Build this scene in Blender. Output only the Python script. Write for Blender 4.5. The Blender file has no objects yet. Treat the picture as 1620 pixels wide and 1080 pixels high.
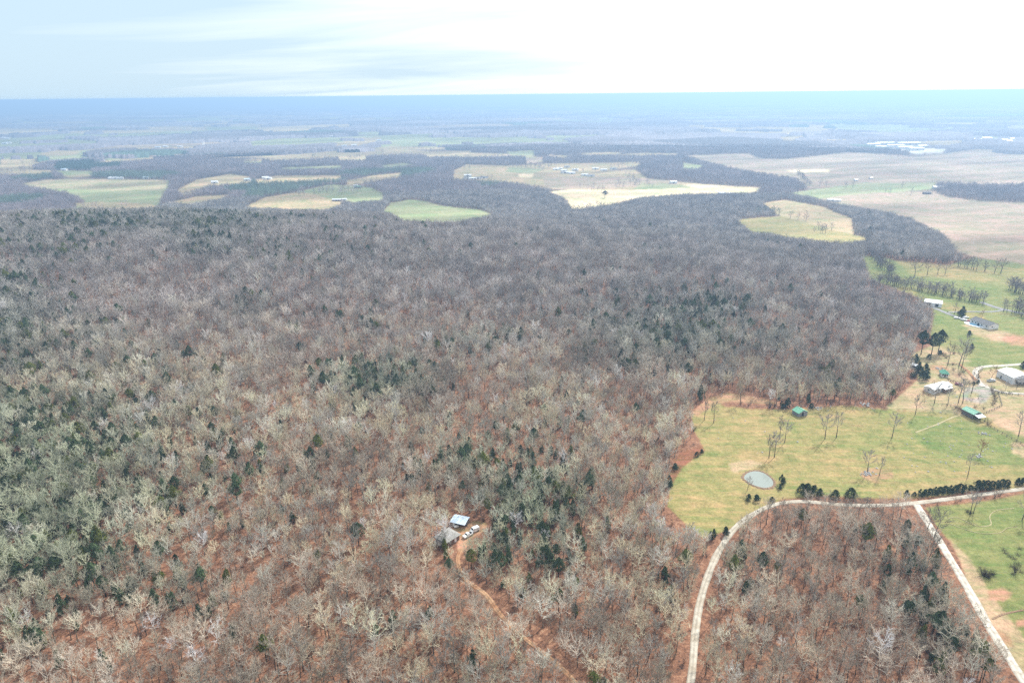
import bpy, math, random, time
import numpy as np
from mathutils import Vector, Matrix
T00 = time.time()
random.seed(7); rng = np.random.default_rng(11)
sc = bpy.context.scene
COL = sc.collection

# ------------------------------------------------------------------ camera
H_CAM = 180.0
PITCH = math.radians(19.86); ROLL = math.radians(0.6); FPX = 1080.0   # photo: 1620 x 1080, 24 mm
Fv = np.array([0, math.cos(PITCH), -math.sin(PITCH)])
R0 = np.array([1.0, 0, 0]); U0 = np.array([0, math.sin(PITCH), math.cos(PITCH)])
Rv = math.cos(ROLL) * R0 - math.sin(ROLL) * U0
Uv = math.sin(ROLL) * R0 + math.cos(ROLL) * U0
CAM = np.array([0, 0, H_CAM])
cam_d = bpy.data.cameras.new("camera"); cam = bpy.data.objects.new("camera", cam_d); COL.objects.link(cam)
cam_d.sensor_width = 36; cam_d.lens = 24; cam_d.clip_start = 1; cam_d.clip_end = 200000
cam.matrix_world = Matrix(((Rv[0], Uv[0], -Fv[0], 0), (Rv[1], Uv[1], -Fv[1], 0), (Rv[2], Uv[2], -Fv[2], H_CAM), (0, 0, 0, 1)))
sc.camera = cam

# ------------------------------------------------------------------ world, sun, exposure
SUN_EL, SUN_AZ = math.radians(42), math.radians(38)      # azimuth measured from +Y (view direction) to the right
w = bpy.data.worlds.new("World"); sc.world = w; w.use_nodes = True
nt = w.node_tree; nt.nodes.clear()
def N(t, kind, **kw):
    n = t.nodes.new(kind)
    for k, v in kw.items(): setattr(n, k, v)
    return n
sky = N(nt, 'ShaderNodeTexSky', sky_type='NISHITA', sun_disc=False, sun_elevation=SUN_EL, sun_rotation=SUN_AZ, air_density=1.0, dust_density=2.0, ozone_density=1.2)
skm = N(nt, 'ShaderNodeMixRGB', blend_type='MULTIPLY'); skm.inputs[0].default_value = 1; skm.inputs[2].default_value = (0.1,) * 3 + (1,)
nt.links.new(sky.outputs[0], skm.inputs[1])
geo = N(nt, 'ShaderNodeTexCoord'); sep = N(nt, 'ShaderNodeSeparateXYZ'); nt.links.new(geo.outputs['Generated'], sep.inputs[0])
def M(t, op, a, b=None, c=None, clamp=False):
    n = N(t, 'ShaderNodeMath', operation=op, use_clamp=clamp)
    for i, v in enumerate((a, b, c)):
        if v is None: continue
        if isinstance(v, (int, float)): n.inputs[i].default_value = v
        else: t.links.new(v, n.inputs[i])
    return n.outputs[0]
# cloud layer: direction projected on a flat deck, streaks drawn out sideways
zz = M(nt, 'MAXIMUM', M(nt, 'ADD', sep.outputs[2], 0.14), 0.05)
cx = M(nt, 'DIVIDE', sep.outputs[0], zz); cy = M(nt, 'DIVIDE', sep.outputs[1], zz)
cmb = N(nt, 'ShaderNodeCombineXYZ'); nt.links.new(M(nt, 'MULTIPLY', cx, 0.30), cmb.inputs[0]); nt.links.new(M(nt, 'MULTIPLY', cy, 0.9), cmb.inputs[1])
cn = N(nt, 'ShaderNodeTexNoise'); cn.inputs['Scale'].default_value = 1.1; cn.inputs['Detail'].default_value = 6; cn.inputs['Roughness'].default_value = 0.55; cn.inputs['Distortion'].default_value = 0.6
nt.links.new(cmb.outputs[0], cn.inputs['Vector'])
# the deck thickens to the right of the view (towards the sun)
side = M(nt, 'ADD', M(nt, 'MULTIPLY', sep.outputs[0], 1.25), M(nt, 'MULTIPLY', sep.outputs[2], 0.9))
cov = M(nt, 'ADD', M(nt, 'MULTIPLY', M(nt, 'SUBTRACT', cn.outputs[0], 0.5), 1.5), M(nt, 'ADD', side, 0.42), clamp=True)
skymix = N(nt, 'ShaderNodeMixRGB'); skymix.inputs[2].default_value = (0.74, 0.75, 0.76, 1)
# thin high veil over the whole blue part
veil = N(nt, 'ShaderNodeMixRGB'); veil.inputs[0].default_value = 0.93; veil.inputs[2].default_value = (0.33, 0.43, 0.505, 1)
nt.links.new(skm.outputs[0], veil.inputs[1])
nt.links.new(veil.outputs[0], skymix.inputs[1]); nt.links.new(cov, skymix.inputs[0])
bg = N(nt, 'ShaderNodeBackground'); bg.inputs[1].default_value = 1.0
out = N(nt, 'ShaderNodeOutputWorld'); nt.links.new(skymix.outputs[0], bg.inputs[0]); nt.links.new(bg.outputs[0], out.inputs[0])
sl = bpy.data.lights.new("sun", 'SUN'); sl.energy = 3.2; sl.angle = math.radians(2.5); sl.color = (1.0, 0.97, 0.91)
so = bpy.data.objects.new("sun", sl); COL.objects.link(so)
sd = Vector((math.sin(SUN_AZ) * math.cos(SUN_EL), math.cos(SUN_AZ) * math.cos(SUN_EL), math.sin(SUN_EL)))
so.rotation_euler = sd.to_track_quat('Z', 'Y').to_euler(); so.location = (0, 0, 400)
sc.view_settings.view_transform = 'Standard'; sc.view_settings.look = 'None'; sc.view_settings.gamma = 1; sc.view_settings.use_curve_mapping = False
sc.view_settings.exposure = 1.0
sc.cycles.max_bounces = 4; sc.cycles.diffuse_bounces = 2; sc.cycles.glossy_bounces = 1; sc.cycles.transmission_bounces = 0
sc.cycles.volume_bounces = 0; sc.cycles.transparent_max_bounces = 8; sc.cycles.use_denoising = False
sc.cycles.caustics_reflective = False; sc.cycles.caustics_refractive = False
HAZE = 2.25e-4; HAZE_COL = (0.41, 0.62, 0.90)

# ------------------------------------------------------------------ noise and terrain height
_lat = rng.random((256, 256))
def vnoise(x, y, s, ox=0.0):
    x = np.asarray(x, float) / s + 37.3 + ox; y = np.asarray(y, float) / s + 91.7 + ox * 1.7
    xi = np.floor(x).astype(int); yi = np.floor(y).astype(int); fx = x - xi; fy = y - yi
    fx = fx * fx * (3 - 2 * fx); fy = fy * fy * (3 - 2 * fy)
    a = _lat[xi & 255, yi & 255]; b = _lat[(xi + 1) & 255, yi & 255]; c = _lat[xi & 255, (yi + 1) & 255]; d = _lat[(xi + 1) & 255, (yi + 1) & 255]
    return (a * (1 - fx) + b * fx) * (1 - fy) + (c * (1 - fx) + d * fx) * fy
def fbm(x, y, s, o=4, ox=0.0):
    t = 0; a = 1; n = 0
    for i in range(o):
        t = t + a * vnoise(x, y, s / 2 ** i, ox + i * 13.1); n += a; a *= 0.55
    return t / n
def sstep(a, b, x):
    t = np.clip((x - a) / (b - a), 0, 1); return t * t * (3 - 2 * t)
def height(x, y):
    x = np.asarray(x, float); y = np.asarray(y, float)
    h = -50 * sstep(620, 1500, y + 0.12 * x)
    h = h + 40 * np.exp(-((x + 620) / 520) ** 2 - ((y - 830) / 330) ** 2)
    h = h + 10 * np.exp(-((x + 120) / 330) ** 2 - ((y - 1010) / 220) ** 2)
    h = h + 6 * np.exp(-((x + 350) / 260) ** 2 - ((y - 380) / 220) ** 2)
    r = np.hypot(x, y)
    h = h + (fbm(x, y, 420, 3) - 0.5) * 14 * sstep(250, 700, r) * (1 - 0.6 * sstep(2500, 6000, r))
    h = h + (fbm(x, y, 90, 2, 5) - 0.5) * 2.0 * sstep(60, 200, r) * (1 - sstep(1500, 3000, r))
    h = h + (fbm(x, y, 5200, 3, 9) - 0.5) * 70 * sstep(6000, 16000, r)
    return h
def project(x, y, z):
    dx = np.asarray(x, float); dy = np.asarray(y, float); dz = np.asarray(z, float) - H_CAM
    w_ = dx * Fv[0] + dy * Fv[1] + dz * Fv[2]; w_ = np.where(w_ > 0.5, w_, np.nan)
    u = 810 + FPX * (dx * Rv[0] + dy * Rv[1] + dz * Rv[2]) / w_
    v = 540 - FPX * (dx * Uv[0] + dy * Uv[1] + dz * Uv[2]) / w_
    return u, v, w_
def at(u, v):
    d = Fv + (u - 810) / FPX * Rv - (v - 540) / FPX * Uv
    t = 60.0
    while t < 60000:
        t2 = t * 1.01; p = CAM + d * t2
        if p[2] < float(height(p[0], p[1])): break
        t = t2
    a, b = t, t2
    for _ in range(24):
        m = (a + b) / 2; p = CAM + d * m
        if p[2] < float(height(p[0], p[1])): b = m
        else: a = m
    p = CAM + d * b
    return Vector((p[0], p[1], float(height(p[0], p[1]))))

# ------------------------------------------------------------------ land cover (outlines of the fields, traced once and stored as ground)
G = (0.160, 0.180, 0.065); YG = (0.235, 0.205, 0.088); TN = (0.31, 0.25, 0.15); ST = (0.56, 0.47, 0.31)
BR = (0.27, 0.215, 0.16); PG = (0.215, 0.235, 0.125); RE = (0.31, 0.195, 0.12); WH = (0.40, 0.38, 0.34); LT = (0.20, 0.092, 0.054)
GR = (0.28, 0.26, 0.235)
POLYS = [  # colour, outline in photo pixels ; later ones lie over earlier ones
 (PG, [(27,292),(75,284),(180,283),(265,285),(270,290),(250,326),(150,332),(112,330),(136,318),(108,306),(60,298)]),
 ((0.27,0.24,0.15), [(27,292),(75,284),(180,283),(265,285),(262,299),(200,302),(140,300),(60,297)]), (TN, [(115,322),(160,319),(240,323),(250,330),(150,334)]), (TN, [(278,302),(310,285),(365,275),(395,280),(398,290),(330,296),(292,309)]), (TN, [(268,320),(310,311),(372,307),(350,315),(300,324)]),
 (TN, [(385,328),(420,312),(470,304),(520,311),(545,322),(520,332),(470,334)]), (PG, [(470,303),(525,292),(585,296),(606,305),(607,316),(560,322),(505,310)]),
 (PG, [(450,265),(540,262),(542,268),(440,270)]), (TN, [(400,284),(440,278),(540,277),(540,285),(470,288),(410,291)]),
 (PG, [(605,336),(618,321),(650,316),(672,318),(700,325),(760,332),(787,342),(720,352),(640,350)]),
 (TN, [(548,286),(600,276),(636,273),(632,281),(590,288),(550,293)]), (PG, [(540,298),(582,300),(606,314),(600,318),(548,312)]),
 (PG, [(636,224),(700,218),(830,216),(930,212),(968,214),(900,219),(835,226),(760,230),(650,230)]),
 (TN, [(532,219),(602,217),(604,222),(565,232),(532,232)]),
 (TN, [(716,284),(718,270),(738,260),(800,262),(868,259),(1010,256),(1015,262),(905,278),(975,270),(1005,268),(1025,283),(1080,288),(1120,292),(1205,296),(1200,304),(1000,306),(905,300),(860,298),(800,289)]),
 (BR, [(860,282),(900,278),(1000,281),(1080,287),(1070,292),(1000,296),(900,300),(862,297)]),
 (ST, [(866,303),(900,300),(1000,301),(1100,291),(1200,297),(1192,306),(1080,308),(1020,312),(960,326),(905,332),(893,314)]),
 (PG, [(1015,290),(1080,293),(1100,297),(1000,300)]),
 (PG, [(805,264),(860,268),(845,275),(800,272)]), (ST, [(820,275),(845,274),(842,281),(822,281)]),
 (BR, [(1080,246),(1185,243),(1200,250),(1240,252),(1345,241),(1456,247),(1545,236),(1640,238),(1640,291),(1580,293),(1480,290),(1360,291),(1280,299),(1262,285),(1220,278),(1170,270),(1120,258)]),
 (PG, [(1250,305),(1300,298),(1365,290),(1480,289),(1482,299),(1400,306),(1300,315),(1255,308)]),
 (BR, [(1290,315),(1390,304),(1480,303),(1500,312),(1560,318),(1640,320),(1640,420),(1545,408),(1512,398),(1492,372),(1440,347),(1380,332),(1320,322)]),
 (TN, [(1205,322),(1240,316),(1300,326),(1348,346),(1352,374),(1300,372),(1240,345)]),
 (YG, [(1165,348),(1190,345),(1235,342),(1300,360),(1352,372),(1382,378),(1345,386),(1300,384),(1260,378),(1190,370)]),
 (G, [(1362,404),(1400,408),(1440,416),(1500,418),(1540,408),(1640,420),(1640,600),(1560,598),(1530,590),(1500,560),(1472,545),(1476,490),(1462,478),(1440,462),(1390,449),(1374,440)]),
 (YG, [(1420,412),(1500,418),(1640,425),(1640,450),(1560,446),(1440,436)]),
 (YG, [(1385,448),(1440,458),(1470,472),(1520,488),(1560,500),(1555,508),(1500,492),(1462,474),(1400,452)]),
 (TN, [(1520,512),(1560,514),(1600,528),(1640,540),(1640,548),(1580,542),(1540,528)]), (RE, [(1592,530),(1640,531),(1640,548),(1600,545),(1586,538)]),
 (TN, [(1450,600),(1440,560),(1476,546),(1520,560),(1540,575),(1640,572),(1640,640),(1560,662),(1510,655),(1440,648),(1400,645)]),
 (RE, [(1468,578),(1490,577),(1500,584),(1488,590),(1470,586)]), (G, [(1510,575),(1640,565),(1640,585),(1560,582)]),
 (YG, [(1094,652),(1130,632),(1150,643),(1230,648),(1330,642),(1440,648),(1520,655),(1640,650),(1640,778),(1560,774),(1450,788),(1300,786),(1240,792),(1192,812),(1155,838),(1112,852),(1085,830),(1055,800),(1060,768),(1076,736),(1112,712),(1098,682)]),
 (G, [(1430,670),(1450,655),(1530,668),(1640,690),(1640,740),(1560,735),(1500,720),(1450,700)]),
 (TN, [(1555,650),(1640,620),(1640,700),(1580,675)]), (TN, [(1600,700),(1640,705),(1640,730),(1600,720)]),
 (RE, [(1095,650),(1120,628),(1150,622),(1230,634),(1240,642),(1160,638),(1130,640),(1105,655)]),
 (RE, [(1365,745),(1385,738),(1412,742),(1415,752),(1390,760),(1370,756)]), (LT, [(1055,760),(1062,735),(1076,716),(1110,706),(1112,716),(1080,738),(1066,765)]),
 (TN, [(1150,735),(1185,728),(1210,735),(1185,742),(1160,748)]),
 (G, [(1462,800),(1560,790),(1640,775),(1640,1080),(1600,1020),(1560,958),(1505,862),(1480,830)]),
 (TN, [(1500,852),(1530,880),(1580,950),(1618,1000),(1640,1040),(1640,1110),(1590,1020),(1540,930)]),
 (RE, [(1565,932),(1590,930),(1605,940),(1590,950),(1568,945)]), (RE, [(1575,990),(1600,1005),(1608,1022),(1590,1018)]), (RE, [(1610,980),(1640,975),(1640,988),(1612,992)]),
 (GR, [(1527,613),(1543,611),(1551,603),(1560,606),(1574,620),(1566,628),(1562,636),(1550,638),(1535,635),(1524,629)]), (TN, [(1532,624),(1537,620),(1545,620),(1551,624),(1549,629),(1541,631),(1534,629)]),
 (RE, [(700,838),(722,832),(752,822),(768,826),(764,840),(745,850),(740,862),(728,880),(722,870),(722,850),(708,848)]),
 # far plain: pale fields
 (PG, [(1310,196),(1350,195),(1500,200),(1590,203),(1594,212),(1570,212),(1500,206),(1440,210),(1340,210)]),
 (TN, [(1232,216),(1270,214),(1275,220),(1355,220),(1340,223),(1240,224)]), (WH, [(1352,229),(1440,226),(1450,233),(1500,236),(1490,242),(1450,244),(1420,238)]),
 (WH, [(1530,224),(1560,220),(1605,222),(1600,226),(1540,227)]), (TN, [(1350,226),(1520,222),(1530,226),(1500,231),(1400,228)]),
 (ST, [(1242,270),(1260,269),(1312,268),(1312,272),(1260,273)]),
 (TN, [(60,244),(90,237),(130,239),(120,245),(80,247)]), (TN, [(0,252),(60,251),(60,259),(0,260)]), (TN, [(0,270),(30,268),(95,270),(60,277),(0,277)]),
 (PG, [(85,270),(145,270),(150,276),(100,278)]), (TN, [(140,258),(180,253),(240,248),(245,253),(200,256),(150,259)]),
 (TN, [(210,233),(300,231),(310,235),(220,237)]), (PG, [(325,201),(405,200),(410,207),(330,210)]), (PG, [(395,224),(440,219),(540,217),(545,225),(470,230),(400,232)]),
 (TN, [(110,207),(200,206),(290,203),(295,207),(200,211),(110,211)]), (TN, [(0,205),(80,204),(100,209),(0,212)]),
 (TN, [(675,240),(745,238),(745,243),(690,242)]), (PG, [(800,240),(845,238),(845,246),(810,247)]), (TN, [(865,244),(905,247),(895,251),(870,249)]),
 (TN, [(910,242),(980,241),(985,244),(930,246)]), (TN, [(1010,242),(1075,243),(1070,247),(1015,246)]), (BR, [(830,250),(860,250),(858,257),(832,258)]),
 (PG, [(1080,257),(1115,262),(1105,268),(1080,268)]), (PG, [(590,186),(680,185),(685,189),(600,190)]), (PG, [(870,190),(960,186),(1000,190),(975,195),(880,193)]),
 (TN, [(534,249),(581,248),(578,255),(536,254)]), (PG, [(385,256),(416,255),(414,259),(386,259)]), (TN, [(473,198),(555,198),(552,202),(475,202)]), (PG, [(565,209),(601,208),(600,214),(566,214)]),
 (TN, [(98,278),(140,276),(150,279),(110,281)]), (TN, [(640,232),(700,233),(720,236),(650,237)]), (BR, [(235,246),(290,243),(300,247),(240,250)]), (PG, [(600,262),(640,258),(660,262),(610,267)]),
 (PG, [(1080,184),(1230,185),(1232,188),(1080,189)]),
]
def in_poly(poly, u, v):
    p = np.array(poly, float); x0, y0 = p.min(0); x1, y1 = p.max(0)
    idx = np.nonzero((u >= x0) & (u <= x1) & (v >= y0) & (v <= y1))[0]
    if len(idx) == 0: return idx
    uu = u[idx]; vv = v[idx]; ins = np.zeros(len(idx), bool)
    for i in range(len(p)):
        ax, ay = p[i]; bx, by = p[i - 1]
        if ay == by: continue
        c = ((ay > vv) != (by > vv)) & (uu < (bx - ax) * (vv - ay) / (by - ay) + ax)
        ins ^= c
    return idx[ins]
def patch_class(x, y):
    """irregular fields and woods beyond the traced ones: jittered cells, returns class and a random value"""
    wx = x + (fbm(x, y, 900, 2, 3) - 0.5) * 500; wy = y + (fbm(x, y, 900, 2, 4) - 0.5) * 500
    ca, sa = math.cos(0.35), math.sin(0.35); a = (wx * ca + wy * sa) / 760; b = (-wx * sa + wy * ca) / 640
    best = np.full(np.shape(x), 9e9); val = np.zeros(np.shape(x))
    ai = np.floor(a).astype(int); bi = np.floor(b).astype(int)
    for i in (-1, 0, 1):
        for j in (-1, 0, 1):
            ci = ai + i; cj = bi + j
            jx = _lat[(ci * 7 + 3) & 255, (cj * 5 + 11) & 255]; jy = _lat[(ci * 3 + 91) & 255, (cj * 11 + 7) & 255]
            d = np.maximum(abs(a - ci - 0.15 - 0.7 * jx), abs(b - cj - 0.15 - 0.7 * jy))
            r_ = _lat[(ci * 13 + 57) & 255, (cj * 17 + 31) & 255]
            m = d < best; best = np.where(m, d, best); val = np.where(m, r_, val)
    return val
def landcover(x, y):
    """colour of the ground and whether it is open (no wood on it)"""
    x = np.asarray(x, float).ravel(); y = np.asarray(y, float).ravel()
    z = height(x, y); u, v, w_ = project(x, y, z); u = np.nan_to_num(u, nan=-9e5); v = np.nan_to_num(v, nan=9e5)
    r = np.hypot(x, y)
    amp = np.clip(1400 / np.maximum(r, 200), 0.6, 4)
    uu = u + (fbm(x, y, 30, 3, 21) - 0.5) * 3.2 * amp; vv = v + (fbm(x, y, 30, 3, 22) - 0.5) * 2.2 * amp
    col = np.empty((len(x), 3)); col[:] = LT
    openm = np.zeros(len(x), bool)
    far = r > 2300
    f = patch_class(x, y); bigw = fbm(x, y, 3000, 3, 31)
    thr = 0.50 + (bigw - 0.5) * 1.2 + 0.13 * sstep(5000, 12000, r) - 0.06 * sstep(0, 6000, x) * 0
    fo = far & (f > thr + np.where(r < 4300, 0.13, 0)) & ((r > 4300) | ((u < 1050) & (r > 2700)))
    sel = (f * 977) % 1.0
    fc = np.where((sel < 0.35)[:, None], np.array(TN)[None], np.where((sel < 0.62)[:, None], np.array(PG)[None], np.where((sel < 0.97)[:, None], np.array(BR)[None], np.array(ST)[None])))
    col[fo] = fc[fo]; openm |= fo
    col[(r > 900) & ~fo] = (0.13, 0.095, 0.078)
    vis = (u > -60) & (u < 1680)
    for c, poly in POLYS:
        idx = in_poly(poly, uu, vv)
        col[idx] = c; openm[idx] = True
    st = fbm(x * 0.94 + y * 0.34, (y * 0.94 - x * 0.34) * 7, 700, 4, 77) + 0.5 * fbm(x, y, 240, 3, 78)
    col *= (1 + np.clip((st - 0.75) * 1.6, -.35, .35) * sstep(500, 1100, r))[:, None]
    return col, openm, u, v
def edge_open(u, v):
    """is this picture point in any open field"""
    u = np.asarray(u, float).copy(); v = np.asarray(v, float).copy(); m = np.zeros(len(u), bool)
    u = np.nan_to_num(u, nan=-9e5); v = np.nan_to_num(v, nan=-9e5)
    for c, poly in POLYS: m[in_poly(poly, u, v)] = True
    return m

# roads: centre lines (photo pixels), width in metres, colour
ROADS = {
 'gravel_road': ([(1085,1125),(1095,1060),(1100,1000),(1108,950),(1122,905),(1138,870),(1160,838),(1190,814),(1225,798),(1268,793),(1330,798),(1390,799),(1440,796),(1500,789),(1560,781),(1640,770)], 3.1),
 'side_road': ([(1450,798),(1459,812),(1475,838),(1500,878),(1530,928),(1560,982),(1590,1030),(1625,1085),(1660,1140)], 3.6),
 'dirt_driveway': ([(728,872),(724,888),(735,915),(768,940),(790,970),(822,1003),(856,1030),(900,1068),(930,1110)], 2.3),
 'farm_lane': ([(1640,574),(1590,578),(1556,580),(1543,588),(1548,602),(1556,612)], 3.6),
 'farm_track': ([(1518,576),(1530,586),(1545,602)], 2.4),
 'yard_lane': ([(1560,612),(1575,617),(1590,621),(1640,624)], 3.0),
 'paved_lane': ([(1470,484),(1485,490),(1505,498),(1535,508)], 4.5),
 'house_lane': ([(1500,494),(1530,493),(1568,493),(1590,490)], 3.0),
 'county_road': ([(1552,478),(1575,486),(1600,492),(1640,500)], 6.0),
 'far_road': ([(1415,262),(1425,270),(1440,279)], 6.0),
 'plain_road': ([(321,231),(324,220),(327,212)], 12.0),
}
ROADW = {}
for k, (pl, wd) in ROADS.items():
    if k in ('far_road',): continue
    pts = [at(*p) for p in pl]
    # Catmull-Rom resample
    outp = []
    for i in range(len(pts) - 1):
        p0 = pts[max(i - 1, 0)]; p1 = pts[i]; p2 = pts[i + 1]; p3 = pts[min(i + 2, len(pts) - 1)]
        n = max(2, int((p2 - p1).length / (1.5 if p1.y < 700 else 12)))
        for j in range(n):
            t = j / n
            outp.append(0.5 * ((2 * p1) + (p2 - p0) * t + (2 * p0 - 5 * p1 + 4 * p2 - p3) * t * t + (3 * p1 - p0 - 3 * p2 + p3) * t ** 3))
    outp.append(pts[-1])
    ROADW[k] = (np.array([(p.x, p.y) for p in outp]), wd)
def road_clear(x, y, extra=2.5):
    ok = np.ones(len(x), bool)
    for k, (p, wd) in ROADW.items():
        q = p[::2]
        m = (x > q[:, 0].min() - 15) & (x < q[:, 0].max() + 15) & (y > q[:, 1].min() - 15) & (y < q[:, 1].max() + 15)
        idx = np.nonzero(m)[0]
        for s in range(0, len(idx), 4000):
            ii = idx[s:s + 4000]
            d = np.hypot(x[ii][:, None] - q[None, :, 0], y[ii][:, None] - q[None, :, 1]).min(1)
            ok[ii[d < wd / 2 + extra + (4.5 if k == 'side_road' else -0.2 if k == 'dirt_driveway' else 0)]] = False
    return ok

# ------------------------------------------------------------------ materials
def mat(name, rough=0.9, spec=0.2):
    m = bpy.data.materials.new(name); m.use_nodes = True; t = m.node_tree; b = t.nodes['Principled BSDF']
    b.inputs['Roughness'].default_value = rough; b.inputs['Specular IOR Level'].default_value = spec
    return m, t, b
def noise_mat(name, c1, c2, scale=3.0, rough=0.9, spec=0.2, detail=5, bump=0.0, metallic=0.0, lo=0.35, hi=0.65):
    m, t, b = mat(name, rough, spec); b.inputs['Metallic'].default_value = metallic
    g = N(t, 'ShaderNodeNewGeometry') if False else N(t, 'ShaderNodeTexCoord')
    n = N(t, 'ShaderNodeTexNoise'); n.inputs['Scale'].default_value = scale; n.inputs['Detail'].default_value = detail; t.links.new(g.outputs['Object'], n.inputs['Vector'])
    r = N(t, 'ShaderNodeValToRGB'); r.color_ramp.elements[0].position = lo; r.color_ramp.elements[1].position = hi
    r.color_ramp.elements[0].color = (*c1, 1); r.color_ramp.elements[1].color = (*c2, 1)
    t.links.new(n.outputs[0], r.inputs[0]); t.links.new(r.outputs[0], b.inputs['Base Color'])
    if bump:
        bp = N(t, 'ShaderNodeBump'); bp.inputs['Strength'].default_value = bump; bp.inputs['Distance'].default_value = 0.1
        t.links.new(n.outputs[0], bp.inputs['Height']); t.links.new(bp.outputs[0], b.inputs['Normal'])
    return m
def tint_mat(name, mul, var=0.35, scale=1.5):
    """bark or foliage: the tree's own tint (a property of each tree) times a fine mottling"""
    m, t, b = mat(name, 0.95, 0.1)
    a = N(t, 'ShaderNodeAttribute', attribute_type='INSTANCER', attribute_name='tint')
    g = N(t, 'ShaderNodeTexCoord'); n = N(t, 'ShaderNodeTexNoise'); n.inputs['Scale'].default_value = scale; n.inputs['Detail'].default_value = 3
    t.links.new(g.outputs['Object'], n.inputs['Vector'])
    f = M(t, 'ADD', M(t, 'MULTIPLY', M(t, 'SUBTRACT', n.outputs[0], 0.5), var * 3), 1.0)
    vm = N(t, 'ShaderNodeVectorMath', operation='SCALE'); t.links.new(a.outputs['Color'], vm.inputs[0]); t.links.new(f, vm.inputs['Scale'])
    vm2 = N(t, 'ShaderNodeVectorMath', operation='MULTIPLY'); t.links.new(vm.outputs[0], vm2.inputs[0]); vm2.inputs[1].default_value = mul
    t.links.new(vm2.outputs[0], b.inputs['Base Color'])
    return m
M_LIMB = tint_mat('pale_bark', (1.0, 1.0, 1.0), 0.3)
M_TWIG = tint_mat('twig_bark', (0.84, 0.81, 0.80), 0.3)
M_TRUNK = tint_mat('trunk_bark', (0.27, 0.24, 0.225), 0.4)  # dark lower bark; the trunks' backlit shade is put into this colour too
M_LEAF = tint_mat('evergreen_foliage', (1, 1, 1), 0.6, 1.2)
M_DRY = tint_mat('dry_leaves', (1, 1, 1), 0.5, 1.2)
def ground_material():
    m, t, b = mat('ground_cover', 0.95, 0.1)
    a = N(t, 'ShaderNodeAttribute', attribute_type='GEOMETRY', attribute_name='cover')
    o = N(t, 'ShaderNodeAttribute', attribute_type='GEOMETRY', attribute_name='litter')
    g = N(t, 'ShaderNodeNewGeometry')
    def noise(s, d=4, dist=0.0, r=0.6):
        n = N(t, 'ShaderNodeTexNoise'); n.inputs['Scale'].default_value = s; n.inputs['Detail'].default_value = d; n.inputs['Distortion'].default_value = dist; n.inputs['Roughness'].default_value = r
        t.links.new(g.outputs['Position'], n.inputs['Vector']); return n.outputs[0]
    fine = noise(1.3, 4); mid = noise(0.13, 5, 0.5); big = noise(0.02, 3)
    # open ground: green and dry straw mix in the same field
    f1 = M(t, 'ADD', M(t, 'MULTIPLY', M(t, 'SUBTRACT', fine, 0.5), 1.1), 1.0)
    f2 = M(t, 'ADD', M(t, 'ADD', M(t, 'MULTIPLY', M(t, 'SUBTRACT', mid, 0.5), 0.6), M(t, 'MULTIPLY', M(t, 'SUBTRACT', noise(0.42, 6, 0.3, 0.72), 0.5), 1.1)), 1.0)
    sc_ = N(t, 'ShaderNodeVectorMath', operation='SCALE'); t.links.new(a.outputs['Color'], sc_.inputs[0]); t.links.new(M(t, 'MULTIPLY', f1, f2), sc_.inputs['Scale'])
    ramp = N(t, 'ShaderNodeValToRGB'); ramp.color_ramp.elements[0].position = 0.40; ramp.color_ramp.elements[1].position = 0.62
    ramp.color_ramp.elements[0].color = (0.68, 0.94, 0.66, 1); ramp.color_ramp.elements[1].color = (1.50, 1.16, 1.30, 1)
    mp = N(t, 'ShaderNodeMapping'); mp.inputs['Rotation'].default_value = (0, 0, 0.7); mp.inputs['Scale'].default_value = (0.05, 0.32, 0.1); t.links.new(g.outputs['Position'], mp.inputs['Vector'])
    stn = N(t, 'ShaderNodeTexNoise'); stn.inputs['Scale'].default_value = 1.0; stn.inputs['Detail'].default_value = 7; stn.inputs['Roughness'].default_value = 0.68; t.links.new(mp.outputs[0], stn.inputs['Vector'])
    mx = M(t, 'ADD', M(t, 'MULTIPLY', mid, 0.25), M(t, 'ADD', M(t, 'MULTIPLY', stn.outputs[0], 0.45), M(t, 'MULTIPLY', big, 0.30))); t.links.new(mx, ramp.inputs[0])
    vm = N(t, 'ShaderNodeVectorMath', operation='MULTIPLY'); t.links.new(sc_.outputs[0], vm.inputs[0]); t.links.new(ramp.outputs[0], vm.inputs[1])
    # leaf litter: rust red to tan, with dark debris
    lr = N(t, 'ShaderNodeValToRGB'); e = lr.color_ramp.elements
    e[0].position = 0.36; e[0].color = (0.035, 0.027, 0.022, 1); e[1].position = 0.70; e[1].color = (0.40, 0.26, 0.16, 1)
    e2 = lr.color_ramp.elements.new(0.45); e2.color = (0.155, 0.078, 0.048, 1); e3 = lr.color_ramp.elements.new(0.56); e3.color = (0.24, 0.122, 0.074, 1)
    t.links.new(M(t, 'ADD', M(t, 'MULTIPLY', fine, 0.55), M(t, 'MULTIPLY', noise(0.3, 4), 0.45)), lr.inputs[0])
    lm = N(t, 'ShaderNodeVectorMath', operation='SCALE'); t.links.new(lr.outputs[0], lm.inputs[0]); t.links.new(M(t, 'ADD', M(t, 'MULTIPLY', big, 0.9), 0.62), lm.inputs['Scale'])
    mix = N(t, 'ShaderNodeMixRGB'); t.links.new(o.outputs['Fac'], mix.inputs[0]); t.links.new(vm.outputs[0], mix.inputs[1]); t.links.new(lm.outputs[0], mix.inputs[2])
    t.links.new(mix.outputs[0], b.inputs['Base Color'])
    return m
M_GROUND = ground_material()

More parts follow.
